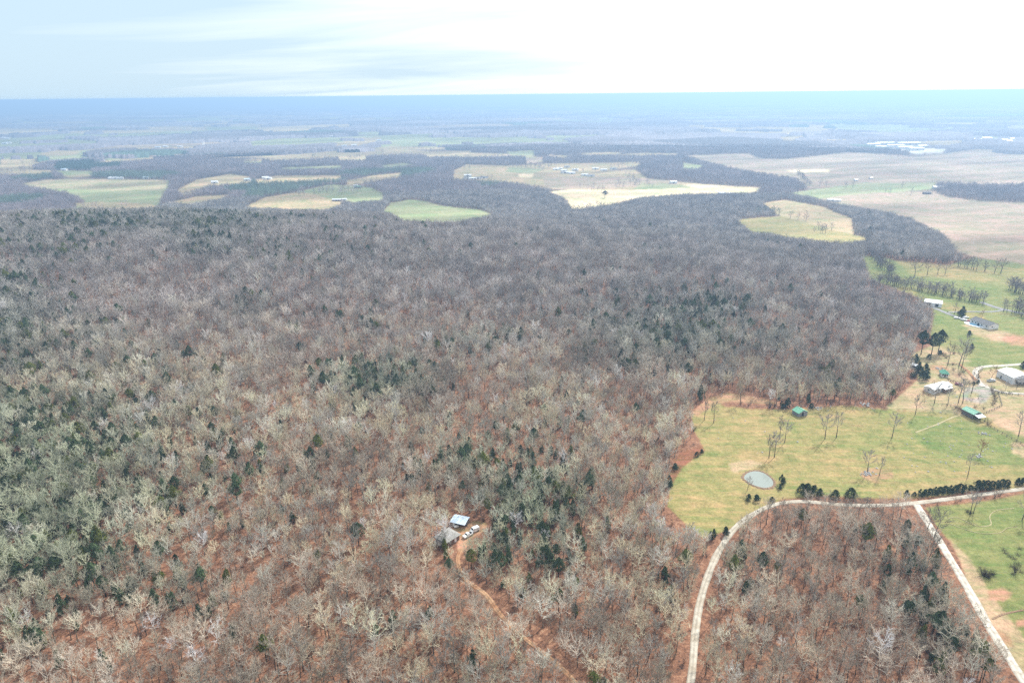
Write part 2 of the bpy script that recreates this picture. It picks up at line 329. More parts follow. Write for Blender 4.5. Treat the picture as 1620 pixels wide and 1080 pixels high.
# ------------------------------------------------------------------ mesh helpers
class MB:
    def __init__(s): s.v = []; s.f = []; s.m = []
    def quad(s, a, b, c, d, m=0):
        i = len(s.v); s.v += [tuple(a), tuple(b), tuple(c), tuple(d)]; s.f.append((i, i + 1, i + 2, i + 3)); s.m.append(m)
    def tri(s, a, b, c, m=0):
        i = len(s.v); s.v += [tuple(a), tuple(b), tuple(c)]; s.f.append((i, i + 1, i + 2)); s.m.append(m)
    def tube(s, pts, rad, n=5, m=0, cap=False):
        i0 = len(s.v); P = len(pts)
        for k in range(P):
            d = (pts[min(k + 1, P - 1)] - pts[max(k - 1, 0)]); d.normalize()
            a = d.orthogonal().normalized(); b = d.cross(a)
            for j in range(n):
                t = 2 * math.pi * j / n; q = pts[k] + (a * math.cos(t) + b * math.sin(t)) * rad[k]; s.v.append(tuple(q))
        for k in range(P - 1):
            for j in range(n):
                s.f.append((i0 + k * n + j, i0 + k * n + (j + 1) % n, i0 + (k + 1) * n + (j + 1) % n, i0 + (k + 1) * n + j)); s.m.append(m)
        if cap:
            s.f.append(tuple(i0 + (P - 1) * n + j for j in range(n))); s.m.append(m)
    def spike(s, p, q, r, m=0):
        d = (q - p).normalized(); a = d.orthogonal().normalized(); b = d.cross(a); i = len(s.v)
        for j in range(3):
            t = 2 * math.pi * j / 3; s.v.append(tuple(p + (a * math.cos(t) + b * math.sin(t)) * r))
        s.v.append(tuple(q))
        for j in range(3): s.f.append((i + j, i + (j + 1) % 3, i + 3)); s.m.append(m)
    def box(s, x0, x1, y0, y1, z0, z1, m=0):
        i = len(s.v); s.v += [(x, y, z) for z in (z0, z1) for y in (y0, y1) for x in (x0, x1)]
        for q in ((0, 2, 3, 1), (4, 5, 7, 6), (0, 1, 5, 4), (1, 3, 7, 5), (3, 2, 6, 7), (2, 0, 4, 6)):
            s.f.append(tuple(i + k for k in q)); s.m.append(m)
    def mesh(s, name, mats, smooth=False):
        me = bpy.data.meshes.new(name); me.from_pydata(s.v, [], s.f)
        for m in (mats if isinstance(mats, (list, tuple)) else [mats]): me.materials.append(m)
        me.polygons.foreach_set('material_index', s.m)
        if smooth: me.polygons.foreach_set('use_smooth', [True] * len(s.f))
        me.update(); return me
    def build(s, name, mats, parent=None, smooth=False):
        return link(name, s.mesh(name, mats, smooth), parent)
def link(name, data, parent=None):
    o = bpy.data.objects.new(name, data); COL.objects.link(o)
    if parent is not None: o.parent = parent
    return o
def tag(o, label=None, cat=None, group=None, kind=None):
    if label: o['label'] = label
    if cat: o['category'] = cat
    if group: o['group'] = group
    if kind: o['kind'] = kind
    return o
def root(name, loc, rz, label, cat, group=None, sc_=1.0):
    o = link(name, None); o.location = loc; o.rotation_euler = (0, 0, rz); o.scale = (sc_,) * 3
    return tag(o, label, cat, group)

# ------------------------------------------------------------------ ground sheet
def grid_mesh(name, X, Y, Z, keep=None):
    nr, nc = X.shape
    co = np.stack([X, Y, Z], -1).reshape(-1, 3).astype(np.float32)
    i = np.arange(nr - 1)[:, None] * nc + np.arange(nc - 1)[None]
    q = np.stack([i, i + 1, i + nc + 1, i + nc], -1).reshape(-1, 4)
    if keep is not None:
        q = q[keep[:-1, :-1].ravel() | keep[1:, :-1].ravel() | keep[:-1, 1:].ravel() | keep[1:, 1:].ravel()]
        used = np.zeros(len(co), bool); used[q.ravel()] = True; mp = np.cumsum(used) - 1; q = mp[q]; co = co[used]
    else: used = None
    me = bpy.data.meshes.new(name); me.vertices.add(len(co)); me.vertices.foreach_set('co', co.ravel())
    me.loops.add(q.size); me.loops.foreach_set('vertex_index', q.ravel().astype(np.int32))
    me.polygons.add(len(q)); me.polygons.foreach_set('loop_start', (np.arange(len(q)) * 4).astype(np.int32))
    me.polygons.foreach_set('use_smooth', np.ones(len(q), bool))
    me.update(); me.validate(); return me, used
azf = np.arange(-56, 56.01, 0.08); azb = np.arange(58, 302, 3.0)
az = np.radians(np.concatenate([azf, azb, [304.0]]))
dep = np.concatenate([np.arange(88, 50, -1.0), np.arange(50, 11, -0.09), np.arange(11, 0.32, -0.045)])
# distances from depression below the camera; the plain lies lower than the near ground
rr = 180 / np.tan(np.radians(dep)); rr = np.where(rr > 900, 230 / np.tan(np.radians(dep)), rr); rr = np.unique(np.concatenate([rr[rr < 900], np.arange(900, 1120, 7.0), rr[rr > 1120]]))
A, Rr = np.meshgrid(az, rr); X = Rr * np.sin(A); Y = Rr * np.cos(A); Z = height(X, Y)
me, _ = grid_mesh('ground', X, Y, Z)
colr, openm, _, _ = landcover(X, Y)
# soften class edges a little along the rows
c4 = np.concatenate([colr, np.ones((len(colr), 1))], 1).reshape(*X.shape, 4); lit = (~openm).astype(float).reshape(X.shape)
rfar = (Rr > 2300)
lit = np.where(rfar, 0.0, lit * (1 - 0.85 * sstep(700, 1150, Rr)))
for arr in (c4, lit):
    arr[:, 1:-1] = (arr[:, :-2] + 2 * arr[:, 1:-1] + arr[:, 2:]) / 4
    arr[1:-1] = (arr[:-2] + 2 * arr[1:-1] + arr[2:]) / 4
a_ = me.attributes.new('cover', 'FLOAT_COLOR', 'POINT'); a_.data.foreach_set('color', c4.reshape(-1).astype(np.float32))
a_ = me.attributes.new('litter', 'FLOAT', 'POINT'); a_.data.foreach_set('value', lit.reshape(-1).astype(np.float32))
me.materials.append(M_GROUND)
ground = link('ground', me); tag(ground, 'leaf covered forest floor, pastures and farm fields out to the horizon', 'ground', kind='structure')
print('ground', len(X.ravel()), time.time() - T00)

# ------------------------------------------------------------------ roads
M_GRAVEL = noise_mat('pale_gravel', (0.40, 0.36, 0.30), (0.62, 0.57, 0.49), 0.5, 0.95, 0.1, 6)
M_GRAVEL_TAN = noise_mat('tan_gravel', (0.36, 0.31, 0.24), (0.48, 0.44, 0.37), 0.22, 0.95, 0.1, 6)
M_DIRT = noise_mat('dirt', (0.30, 0.15, 0.08), (0.42, 0.26, 0.15), 0.4, 0.95, 0.1, 6)
M_ASPH = noise_mat('worn_asphalt', (0.22, 0.22, 0.22), (0.32, 0.31, 0.30), 0.5, 0.95, 0.1, 6)
for m_ in (M_GRAVEL, M_GRAVEL_TAN, M_DIRT, M_ASPH):      # worn wheel tracks, a duller crown between them and ragged shoulders
    t = m_.node_tree; b_ = t.nodes['Principled BSDF']; src_ = b_.inputs['Base Color'].links[0].from_socket
    a_ = N(t, 'ShaderNodeAttribute', attribute_type='GEOMETRY', attribute_name='across'); g_ = N(t, 'ShaderNodeTexCoord'); n_ = N(t, 'ShaderNodeTexNoise'); n_.inputs['Scale'].default_value = 0.8; n_.inputs['Detail'].default_value = 5; t.links.new(g_.outputs['Object'], n_.inputs['Vector'])
    ab = M(t, 'ABSOLUTE', a_.outputs['Fac']); d_ = M(t, 'ABSOLUTE', M(t, 'SUBTRACT', ab, 0.42)); wob = M(t, 'MULTIPLY', M(t, 'SUBTRACT', n_.outputs[0], 0.5), 0.9)
    f_ = M(t, 'SUBTRACT', 1.12, M(t, 'MULTIPLY', M(t, 'ADD', d_, wob), 0.75)); sv = N(t, 'ShaderNodeVectorMath', operation='SCALE'); t.links.new(src_, sv.inputs[0]); t.links.new(f_, sv.inputs['Scale']); t.links.new(sv.outputs[0], b_.inputs['Base Color'])
RM = {'gravel_road': M_GRAVEL_TAN, 'side_road': M_GRAVEL, 'dirt_driveway': M_DIRT, 'farm_lane': M_GRAVEL, 'farm_track': M_DIRT, 'yard_lane': M_GRAVEL, 'paved_lane': M_ASPH, 'house_lane': M_ASPH, 'county_road': M_ASPH, 'plain_road': M_GRAVEL}
RL = {'gravel_road': ('tan gravel road curving up between two woods to a junction', 'road'), 'side_road': ('pale gravel road running down beside the lower right pasture', 'road'),
      'dirt_driveway': ('rust coloured dirt track from the house clearing down through the wood', 'driveway'), 'farm_lane': ('pale lane leading in to the gravel farm yard', 'lane'),
      'farm_track': ('two narrow dirt wheel tracks joining the farm yard', 'track'), 'yard_lane': ('gravel lane passing below the large white barn', 'lane'),
      'paved_lane': ('grey drive between the white shed and the grey roofed house', 'drive'), 'house_lane': ('thin grey lane between house and county road', 'lane'),
      'county_road': ('grey road beyond the hedgerow at the right', 'road'), 'plain_road': ('straight pale road far off on the hazy plain', 'road')}
def ribbon(name, p, wd, lift, m):
    d = np.gradient(p, axis=0); d /= np.maximum(np.hypot(d[:, 0], d[:, 1])[:, None], 1e-6); n = np.stack([d[:, 1], -d[:, 0]], 1)
    K = 7; mb = MB(); rows = []
    jit = (fbm(p[:, 0], p[:, 1], 6, 2, 71) - 0.5) * 0.8
    for j in range(K):
        o = (j / (K - 1) - 0.5) * wd
        if j in (0, K - 1): o = o + (jit if j else -jit)
        q = p + n * (o[:, None] if hasattr(o, '__len__') else o)
        z = height(q[:, 0], q[:, 1]) + lift + (0.03 * (1 - abs(j - (K - 1) / 2) / ((K - 1) / 2)))
        if j in (0, K - 1): z = z - lift - 0.1
        rows.append(np.stack([q[:, 0], q[:, 1], z], 1))
    X_ = np.stack([r_[:, 0] for r_ in rows]); Y_ = np.stack([r_[:, 1] for r_ in rows]); Z_ = np.stack([r_[:, 2] for r_ in rows])
    me_, _ = grid_mesh(name, X_, Y_, Z_); me_.materials.append(m)
    ac = me_.attributes.new('across', 'FLOAT', 'POINT'); ac.data.foreach_set('value', np.repeat(np.linspace(-1, 1, K), len(p)).astype(np.float32)); return link(name, me_)
for i, (k, (p, wd)) in enumerate(ROADW.items()):
    o = ribbon(k, p, wd, 0.22 + 0.012 * i if p[:, 1].max() < 1500 else 1.5, RM[k]); tag(o, RL[k][0], RL[k][1], kind='structure')

# ------------------------------------------------------------------ trees
def gen_bare(seed, Ht, Rc, lod=0, fork=0.38, up=0.35, nb=11):
    rd = random.Random(seed); tr = MB(); cr = MB()
    def rv(): return Vector((rd.uniform(-1, 1), rd.uniform(-1, 1), rd.uniform(-1, 1)))
    # trunk
    r0 = Ht * 0.0165 * (1.5 if lod else 1.0); pts = [Vector((0, 0, -0.6))]; rad = [r0 * 1.25]; d = Vector((rd.uniform(-.05, .05), rd.uniform(-.05, .05), 1)).normalized()
    n = 7 if lod == 0 else 4; Lt = Ht * 0.86; p = Vector((0, 0, 0))
    for i in range(n + 1):
        pts.append(p.copy()); rad.append(r0 * (1 - 0.85 * i / n)); d = (d + rv() * 0.06 + Vector((0, 0, 0.04))).normalized(); p = p + d * Lt / n
    pts = [pts[0]] + pts[2:] if False else pts
    kf = 1 + int(n * (fork + 0.12)) + 1
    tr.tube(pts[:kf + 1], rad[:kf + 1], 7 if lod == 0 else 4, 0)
    cr.tube(pts[kf:], rad[kf:], 5 if lod == 0 else 3, 0)
    def on_trunk(t):
        x = t * n; i = min(int(x), n - 1); return pts[1 + i].lerp(pts[2 + i], x - i)
    tw = 0.035 if lod == 0 else 0.080
    for b in range(nb):
        t = fork + (0.97 - fork) * (b + rd.random()) / nb; ang = b * 2.4 + rd.uniform(-.5, .5)
        el = math.radians(rd.uniform(8, 34) + 26 * t)
        L = Rc * (1.22 - 0.58 * max(0, (t - fork) / (1 - fork)) ** 1.6) * rd.uniform(0.75, 1.15)
        d = Vector((math.cos(ang) * math.cos(el), math.sin(ang) * math.cos(el), math.sin(el))); p = on_trunk(t)
        seg = 4 if lod == 0 else 2; bp = [p.copy()]; br = [r0 * (0.56 - 0.30 * t)]
        for s in range(seg):
            d = (d + rv() * 0.22 + Vector((0, 0, up))).normalized() if s else d
            p = p + d * L / seg; bp.append(p.copy()); br.append(br[0] * (1 - 0.8 * (s + 1) / seg))
        cr.tube(bp, br, 4 if lod == 0 else 3, 0)
        n2 = (7 if lod == 0 else 5)
        for c in range(n2):
            t2 = 0.25 + 0.75 * (c + rd.random()) / n2; x = t2 * seg; i = min(int(x), seg - 1); q = bp[i].lerp(bp[i + 1], x - i); dd = (bp[i + 1] - bp[i]).normalized()
            d2 = (dd * 0.75 + rv() * 0.75 + Vector((0, 0, up * 0.8))).normalized(); L2 = L * rd.uniform(0.28, 0.50) * (1.15 - 0.4 * t2)
            m_ = q + d2 * L2 * 0.5; d2b = (d2 + rv() * 0.3 + Vector((0, 0, 0.22))).normalized(); e_ = m_ + d2b * L2 * 0.5
            rs = tw * (2.3 if lod == 0 else 1.3)
            if lod == 0:
                cr.tube([q, m_, e_], [rs, rs * 0.7, rs * 0.25], 3, 1)
            else: cr.spike(q, e_, rs, 1)
            n3 = 6 if lod == 0 else 4
            for g in range(n3):
                t3 = 0.2 + 0.8 * rd.random(); s_ = q.lerp(m_, t3 * 2) if t3 < .5 else m_.lerp(e_, t3 * 2 - 1)
                d3 = (d2b * 0.6 + rv() * 0.8 + Vector((0, 0, 0.3))).normalized(); L3 = rd.uniform(0.6, 1.4) * Rc / 4.4
                cr.spike(s_, s_ + d3 * L3, tw, 1)
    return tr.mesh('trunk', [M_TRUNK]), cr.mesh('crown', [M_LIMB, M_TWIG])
def gen_evergreen(seed, Ht, Rc, kind='cedar', lod=0):
    rd = random.Random(seed); tr = MB(); cr = MB()
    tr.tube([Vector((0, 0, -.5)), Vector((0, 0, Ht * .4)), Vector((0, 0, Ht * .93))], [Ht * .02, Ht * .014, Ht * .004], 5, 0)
    n = 1150 if lod == 0 else 260; base = 0.06 if kind == 'cedar' else 0.42
    lobes = [(rd.uniform(base, .97), rd.uniform(0, 6.28), rd.uniform(.55, 1.45)) for _ in range(26)]
    for i in range(n):
        t, a, k = lobes[rd.randrange(26)]; t = min(.99, max(base, t + rd.gauss(0, .07))); a += rd.gauss(0, .33)
        if kind == 'cedar': prof = (1 - t) ** 0.52 * min(1, (t - base + .08) * 6)
        else: prof = math.sin(math.pi * min(1, max(0, (t - base) / (1 - base))) ** 0.7) * 0.95 + .08
        rad = Rc * prof * k * rd.uniform(.35, 1.0) ** .5
        c = Vector((math.cos(a) * rad, math.sin(a) * rad, t * Ht)); s = rd.uniform(.18, .42) * (Ht / 9) ** .5 * (1.0 if lod == 0 else 1.9)
        nrm = Vector((math.cos(a), math.sin(a), rd.uniform(-.2, 1.2))) + Vector((rd.uniform(-.7, .7), rd.uniform(-.7, .7), rd.uniform(-.5, .5))); nrm.normalize()
        u = nrm.orthogonal().normalized(); v = nrm.cross(u); th = rd.uniform(0, 6.28); u, v = u * math.cos(th) + v * math.sin(th), v * math.cos(th) - u * math.sin(th)
        cr.tri(c + u * s, c - u * s * .6 + v * s * .6, c - u * s * .5 - v * s * .7); cr.tri(c - u * s + nrm * s * .3, c + u * s * .7 + v * s * .5, c + u * s * .4 - v * s * .8 - nrm * s * .2)
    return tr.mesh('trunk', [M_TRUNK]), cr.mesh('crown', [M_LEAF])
def gen_bush(seed, Ht, Rc):
    rd = random.Random(seed); cr = MB(); tr = MB()
    for i in range(26):
        a = rd.uniform(0, 6.28); rad = Rc * rd.uniform(.2, 1); p = Vector((math.cos(a) * rad * .15, math.sin(a) * rad * .15, -.1)); q = Vector((math.cos(a) * rad, math.sin(a) * rad, Ht * rd.uniform(.55, 1)))
        cr.spike(p, q, .035, 0)
        for k in range(7):
            s = p.lerp(q, rd.uniform(.35, 1)); e = s + Vector((rd.uniform(-1, 1), rd.uniform(-1, 1), rd.uniform(.1, 1.1))) * Ht * .22; cr.spike(s, e, .022, 1)
    return cr.mesh('undergrowth_branches', [M_LIMB, M_TWIG])
BARE = [gen_bare(100 + i, Ht, Rc, 0, fork, up, nb) for i, (Ht, Rc, fork, up, nb) in enumerate(
    [(17, 5.8, .38, .20, 11), (18, 5.2, .44, .24, 11), (15, 5.6, .30, .14, 12), (16, 6.8, .36, .12, 12), (14, 4.4, .36, .26, 10), (18, 6.4, .40, .18, 12), (13, 4.8, .28, .18, 10), (16, 4.0, .44, .28, 10)])]
BARE_H = [17, 18, 15, 16, 14, 18, 13, 16]
FARB = [gen_bare(200 + i, Ht, Rc, 1, fork, up, nb) for i, (Ht, Rc, fork, up, nb) in enumerate(
    [(16, 5.8, .28, .16, 11), (17, 5.2, .34, .22, 11), (14, 5.8, .24, .12, 11), (15, 4.8, .30, .24, 10)])]
FARB_H = [16, 17, 14, 15]
EVER = [gen_evergreen(300, 9, 2.4), gen_evergreen(301, 7, 2.1), gen_evergreen(302, 12, 2.9), gen_evergreen(303, 14, 3.2, 'pine'), gen_evergreen(304, 16, 3.6, 'pine'), gen_evergreen(305, 6, 2.4)]
EVER_H = [9, 7, 12, 14, 16, 6]
FARE = [gen_evergreen(310, 10, 3.0, 'cedar', 1), gen_evergreen(311, 14, 3.6, 'pine', 1)]
BUSH = [gen_bush(400, 2.6, 1.8), gen_bush(401, 3.6, 1.6)]
print('protos', time.time() - T00)
def place_tree(protos, k, name, loc, rz, s, tint, label, cat, group=None):
    r_ = root(name, loc, rz, label, cat, group, s)
    for o in (link('trunk', protos[k][0], r_), link('crown', protos[k][1], r_)): o['tint'] = [float(t) for t in tint]
    return r_
# instancing of one uncountable mass on points
def scatter(name, P, var, rot, scl, tint, sources, label, cat, kind='stuff'):
    me = bpy.data.meshes.new(name); me.vertices.add(len(P)); me.vertices.foreach_set('co', P.astype(np.float32).ravel())
    def attr(nm, ty, key, arr): a = me.attributes.new(nm, ty, 'POINT'); a.data.foreach_set(key, arr.ravel())
    attr('variant', 'INT', 'value', var.astype(np.int32)); attr('turn', 'FLOAT_VECTOR', 'vector', rot.astype(np.float32)); attr('size', 'FLOAT_VECTOR', 'vector', scl.astype(np.float32))
    attr('tint', 'FLOAT_VECTOR', 'vector', tint.astype(np.float32)); me.update()
    o = link(name, me); tag(o, label, cat, kind=kind)
    g = bpy.data.node_groups.new(name, 'GeometryNodeTree')
    g.interface.new_socket('Geometry', in_out='INPUT', socket_type='NodeSocketGeometry'); g.interface.new_socket('Geometry', in_out='OUTPUT', socket_type='NodeSocketGeometry')
    gi = g.nodes.new('NodeGroupInput'); go = g.nodes.new('NodeGroupOutput'); j = g.nodes.new('GeometryNodeJoinGeometry')
    def named(nm, dt): n = g.nodes.new('GeometryNodeInputNamedAttribute'); n.data_type = dt; n.inputs['Name'].default_value = nm; return n.outputs['Attribute']
    va, tu, si = named('variant', 'INT'), named('turn', 'FLOAT_VECTOR'), named('size', 'FLOAT_VECTOR')
    for k, src in enumerate(sources):
        jj = g.nodes.new('GeometryNodeJoinGeometry')
        for s_ in src:
            oi = g.nodes.new('GeometryNodeObjectInfo'); oi.transform_space = 'ORIGINAL'; oi.inputs['Object'].default_value = s_; g.links.new(oi.outputs['Geometry'], jj.inputs[0])
        cmp_ = g.nodes.new('FunctionNodeCompare'); cmp_.data_type = 'INT'; cmp_.operation = 'EQUAL'
        ins = [i for i in cmp_.inputs if i.type == 'INT']; g.links.new(va, ins[0]); ins[1].default_value = k
        ip = g.nodes.new('GeometryNodeInstanceOnPoints'); g.links.new(gi.outputs[0], ip.inputs['Points']); g.links.new(cmp_.outputs[0], ip.inputs['Selection']); g.links.new(jj.outputs[0], ip.inputs['Instance'])
        e2r = g.nodes.new('FunctionNodeEulerToRotation'); g.links.new(tu, e2r.inputs[0]); g.links.new(e2r.outputs[0], ip.inputs['Rotation']); g.links.new(si, ip.inputs['Scale'])
        g.links.new(ip.outputs[0], j.inputs[0])
    g.links.new(j.outputs[0], go.inputs[0])
    md = o.modifiers.new('scatter', 'NODES'); md.node_group = g
    return o
def jgrid(x0, x1, y0, y1, s, jit=0.42):
    gx, gy = np.meshgrid(np.arange(x0, x1, s), np.arange(y0, y1, s * 0.92)); gx = gx + (np.arange(gx.shape[0]) % 2)[:, None] * s / 2
    return (gx + rng.uniform(-jit, jit, gx.shape) * s).ravel(), (gy + rng.uniform(-jit, jit, gy.shape) * s).ravel()
# evergreen strength over the picture: (u, v, radius u, radius v, strength)
EG = [(60,740,170,70,.9),(60,860,140,100,.9),(120,660,120,40,.45),(220,800,120,40,.5),(250,950,110,40,.3),(60,1000,60,50,.4),(20,520,70,90,.6),(150,560,90,60,.22),(300,700,120,60,.16),(450,760,100,60,.12),(20,660,60,40,.7),(150,900,130,45,.5),(600,612,75,26,.8),(640,600,40,15,.6),(840,820,80,100,.62),(780,880,60,40,.7),(780,740,110,40,.45),(1060,530,120,50,.55),(1120,495,70,25,.6),(1000,560,40,30,.4),
      (320,352,115,28,.85),(180,352,150,26,.62),(330,395,60,18,.6),(60,380,100,40,.4),(60,560,60,70,.35),(30,470,40,60,.4),(1560,940,60,60,.6),(1480,960,60,50,.5),(1500,1030,60,40,.5),(390,490,40,20,.35),(560,510,60,30,.15),(1230,545,60,25,.25),(760,545,60,20,.3),
      (250,600,80,40,.2),(330,770,40,30,.3),(130,610,30,20,.4),(560,640,40,20,.35),(1190,900,60,50,.2),(1290,600,60,25,.2),(740,885,15,35,1.0),(1360,840,30,30,.15),(430,400,200,40,.18),(1460,900,60,40,.3)]
def eg_strength(u, v):
    s = np.zeros(len(u)) + 0.012
    for a, b, ru, rv_, k in EG: s = np.maximum(s, k * np.exp(-((u - a) / ru) ** 2 - ((v - b) / rv_) ** 2))
    return s
# ---- near forest
fx, fy = jgrid(-1250, 1300, 120, 1750, 4.8)
az_ = np.degrees(np.arctan2(fx, fy)); k0 = (abs(az_) < 52) & (np.hypot(fx, fy) < 1750); fx, fy = fx[k0], fy[k0]
fz = height(fx, fy); fcol, fop, fu, fv = landcover(fx, fy)
Hs = rng.uniform(0.48, 0.92, len(fx)) * (0.68 + 0.5 * fbm(fx, fy, 40, 2, 41))
tu_, tv_, _ = project(fx, fy, fz + 9.5 * Hs)
keep = ~fop & ~edge_open(tu_, tv_) & road_clear(fx, fy, 2.2) & (rng.random(len(fx)) > 0.06)
# the clearing round the hidden house
CLR = at(732, 848)
keep &= ~(((fx - CLR.x - 2) / 10.5) ** 2 + ((fy - CLR.y - 2) / 10) ** 2 < 1)
# thin belt where tops would hide the yard of the farm
fu0, fv0 = fu, fv
keep &= ~((fu > 1445) & (fv > 540) & (fv < 660))
# open woodland edge below the pasture: sparser
keep &= ~((fu > 1035) & (fu < 1130) & (fv > 800) & (fv < 850) & (rng.random(len(fx)) < 0.5))
fx, fy, fz, fu, fv, Hs = [a[keep] for a in (fx, fy, fz, fu, fv, Hs)]
eg = eg_strength(fu, fv)
# tint of each tree: pale tan, greenish where evergreens mix in, grey-purple in the hollow and far slope
def tints(x, y, u, v, eg):
    n = len(x); base = np.empty((n, 3)); t = fbm(x, y, 45, 3, 51); q = rng.random(n)
    tan = np.array([0.66, 0.595, 0.43]); grey = np.array([0.50, 0.485, 0.43]); pink = np.array([0.48, 0.42, 0.345]); green = np.array([0.46, 0.515, 0.365]); purp = np.array([0.385, 0.355, 0.335]); white = np.array([0.72, 0.71, 0.60])
    base[:] = tan
    w1 = sstep(0.35, 0.75, q)[:, None]; base = base * (1 - w1) + grey * w1
    w2 = sstep(0.52, 0.62, t)[:, None] * 0.8; base = base * (1 - w2) + pink * w2
    w3 = np.clip(eg * 1.3, 0, 0.8)[:, None]; base = base * (1 - w3) + green * w3
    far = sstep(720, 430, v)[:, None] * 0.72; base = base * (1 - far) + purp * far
    wb = (sstep(620, 480, v) * 0.35)[:, None]; base = base * (1 - wb) + base * np.array([0.92, 0.97, 1.12]) * wb  # blue of the distance haze put into the tint up the slope
    wr = (sstep(1130, 1200, u) * sstep(780, 820, v))[:, None] * 0.55; base = base * (1 - wr) + pink * wr
    ww = (rng.random(n) < 0.03)[:, None]; base = np.where(ww & (v[:, None] > 420), white, base)
    wd = (rng.random(n) < 0.10)[:, None]; base = np.where(wd, base * 0.6, base)
    return np.minimum(base * rng.uniform(0.62, 1.25, n)[:, None] * (0.55 + 1.1 * fbm(x, y, 16, 2, 55))[:, None], 0.78)
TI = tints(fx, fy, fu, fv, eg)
dist = np.sqrt(fx ** 2 + fy ** 2 + (fz - H_CAM) ** 2)
inframe = (fu > 6) & (fu < 1614) & (fv > 30) & (fv < 1074)
order = np.argsort(np.where(inframe, dist / Hs, 9e9))[:300]
is_near = np.zeros(len(fx), bool); is_near[order] = True
varn = rng.integers(0, 8, len(fx)); farv = rng.integers(0, 4, len(fx)); rz = rng.uniform(0, 6.283, len(fx))
first = {}
for i in order:
    k = int(varn[i]); right = fu[i] > 1110
    gset = (('bare pink grey tree in the wood between the two gravel roads', 'bare trees between the two gravel roads') if right else
            ('leafless pale grey tree over rust red leaf litter in the nearest wood', 'bare trees of the nearest wood'))
    o = place_tree(BARE, k, 'bare_tree', (fx[i], fy[i], fz[i]), rz[i], Hs[i], TI[i], gset[0], 'tree', gset[1])
    if k not in first: first[k] = o
print('near forest', len(fx), 'near things', len(order), time.time() - T00)
# ------------------------------------------------------------------ single trees standing in the open (photo pixel of the foot, height m)
DK = (0.24, 0.215, 0.19); GY = (0.40, 0.37, 0.33); CE = (0.030, 0.052, 0.022); CE2 = (0.045, 0.065, 0.024); RU = (0.33, 0.14, 0.075)
def solo(u, v, h, fam, k, tint, label, name='bare_tree', cat='tree', group=None, ang=None, wide=1.0):
    protos, hs = {'B': (BARE, BARE_H), 'F': (FARB, FARB_H), 'E': (EVER, EVER_H)}[fam]
    p = at(u, v); s = h / hs[k]; o = place_tree(protos, k, name, p, random.uniform(0, 6.28) if ang is None else ang, s, tint, label, cat, group)
    if wide != 1.0: o.scale = (s * wide, s * wide, s)
    return o
PT = 'bare trees scattered over the pasture'
solo(1216.5, 724, 14, 'B', 7, DK, 'thin dark bare tree, left of the lower pair in the middle of the pasture', group=PT)
solo(1225, 723, 15, 'B', 4, GY, 'bare tree, right of the lower pair in the middle of the pasture', group=PT)
solo(1233, 694, 14, 'B', 7, DK, 'dark bare tree, left of the upper pair in the pasture left of centre', group=PT)
solo(1241, 700, 14, 'B', 4, GY, 'pale bare tree, right of the upper pair in the pasture', group=PT)
solo(1305, 694, 16, 'B', 4, GY, 'bare tree with a dark foot right of the green roofed shed', group=PT)
solo(1323, 692, 16, 'B', 7, GY, 'slender bare tree beside its twin below the wood edge', group=PT)
solo(1411, 692, 15, 'B', 4, GY, 'lone round headed bare tree in the right half of the pasture', group=PT)
solo(1372, 748, 14, 'B', 4, GY, 'bare tree rising from a rock pile above the curved road', group=PT)
solo(1391, 752, 11, 'B', 7, GY, 'small bare tree on the bare red patch of the pasture', group=PT)
solo(1531, 753, 13, 'B', 7, GY, 'thin bare tree standing above the dark cedar hedge', group=PT)
solo(1550, 722, 10, 'B', 4, RU, 'small tree keeping its rusty brown leaves in the pasture', 'rust_leaved_tree')
solo(1114, 665, 13, 'B', 7, DK, 'left of two thin trees at the upper left corner of the pasture', group=PT)
solo(1129, 669, 14, 'B', 7, DK, 'right of two thin trees at the upper left corner of the pasture', group=PT)
solo(1182, 776, 8, 'B', 4, GY, 'small bare tree between the pond and the road', group=PT)
solo(1611, 690, 15, 'B', 4, GY, 'bare tree at the right edge beside the fenced tan paddock', group=PT)
solo(1535, 812, 12, 'B', 0, GY, 'grey bushy bare tree below the road junction in the lower pasture')
solo(1540, 811, 11, 'B', 4, GY, 'smaller bare stem beside the bushy tree in the lower pasture')
solo(1617, 822, 13, 'B', 4, GY, 'bare tree at the right edge of the lower pasture')
solo(1477, 852, 15, 'B', 2, DK, 'dark bare tree on the bank of the pale side road')
solo(1467, 838, 12, 'B', 6, DK, 'dark bare tree a little above the one on the side road bank')
# farm yard
solo(1517, 579, 21, 'B', 5, GY, 'tall forked bare tree beside the track above the farm yard')
solo(1521, 582, 18, 'B', 4, DK, 'narrow bare tree touching the tall forked one above the yard')
solo(1499, 577, 17, 'B', 7, DK, 'thin tall bare trunk at the left of the clipped hedge')
solo(1478, 638, 14, 'B', 6, DK, 'dark bare tree in front of the long white house')
solo(1499, 641, 13, 'B', 4, GY, 'pale bare tree in front of the right end of the long white house')
solo(1516, 637, 16, 'B', 7, GY, 'grey bare tree, left of the cluster beside the gravel yard')
solo(1523, 637, 17, 'B', 4, GY, 'taller grey bare tree, right of the cluster beside the gravel yard')
solo(1537, 621, 15, 'B', 7, DK, 'thin bare tree in the planted ring of the gravel yard')
solo(1548, 597, 9, 'B', 6, DK, 'small bare tree where the farm tracks meet')
solo(1568, 599, 9, 'B', 6, RU, 'small reddish bare tree left of the white barn')
solo(1608, 614, 9, 'B', 6, GY, 'bare tree in front of the white barn')
solo(1590, 618, 7, 'B', 6, GY, 'small bare tree below the open end of the white barn')
solo(1448, 655, 13, 'B', 7, DK, 'thin bare tree on the tan slope left of the paddock')
solo(1463, 636, 8, 'B', 6, RU, 'small brown tree at the left end of the long white house')
solo(1550, 640, 6, 'B', 6, DK, 'small dark bare tree behind the long green roofed barn')
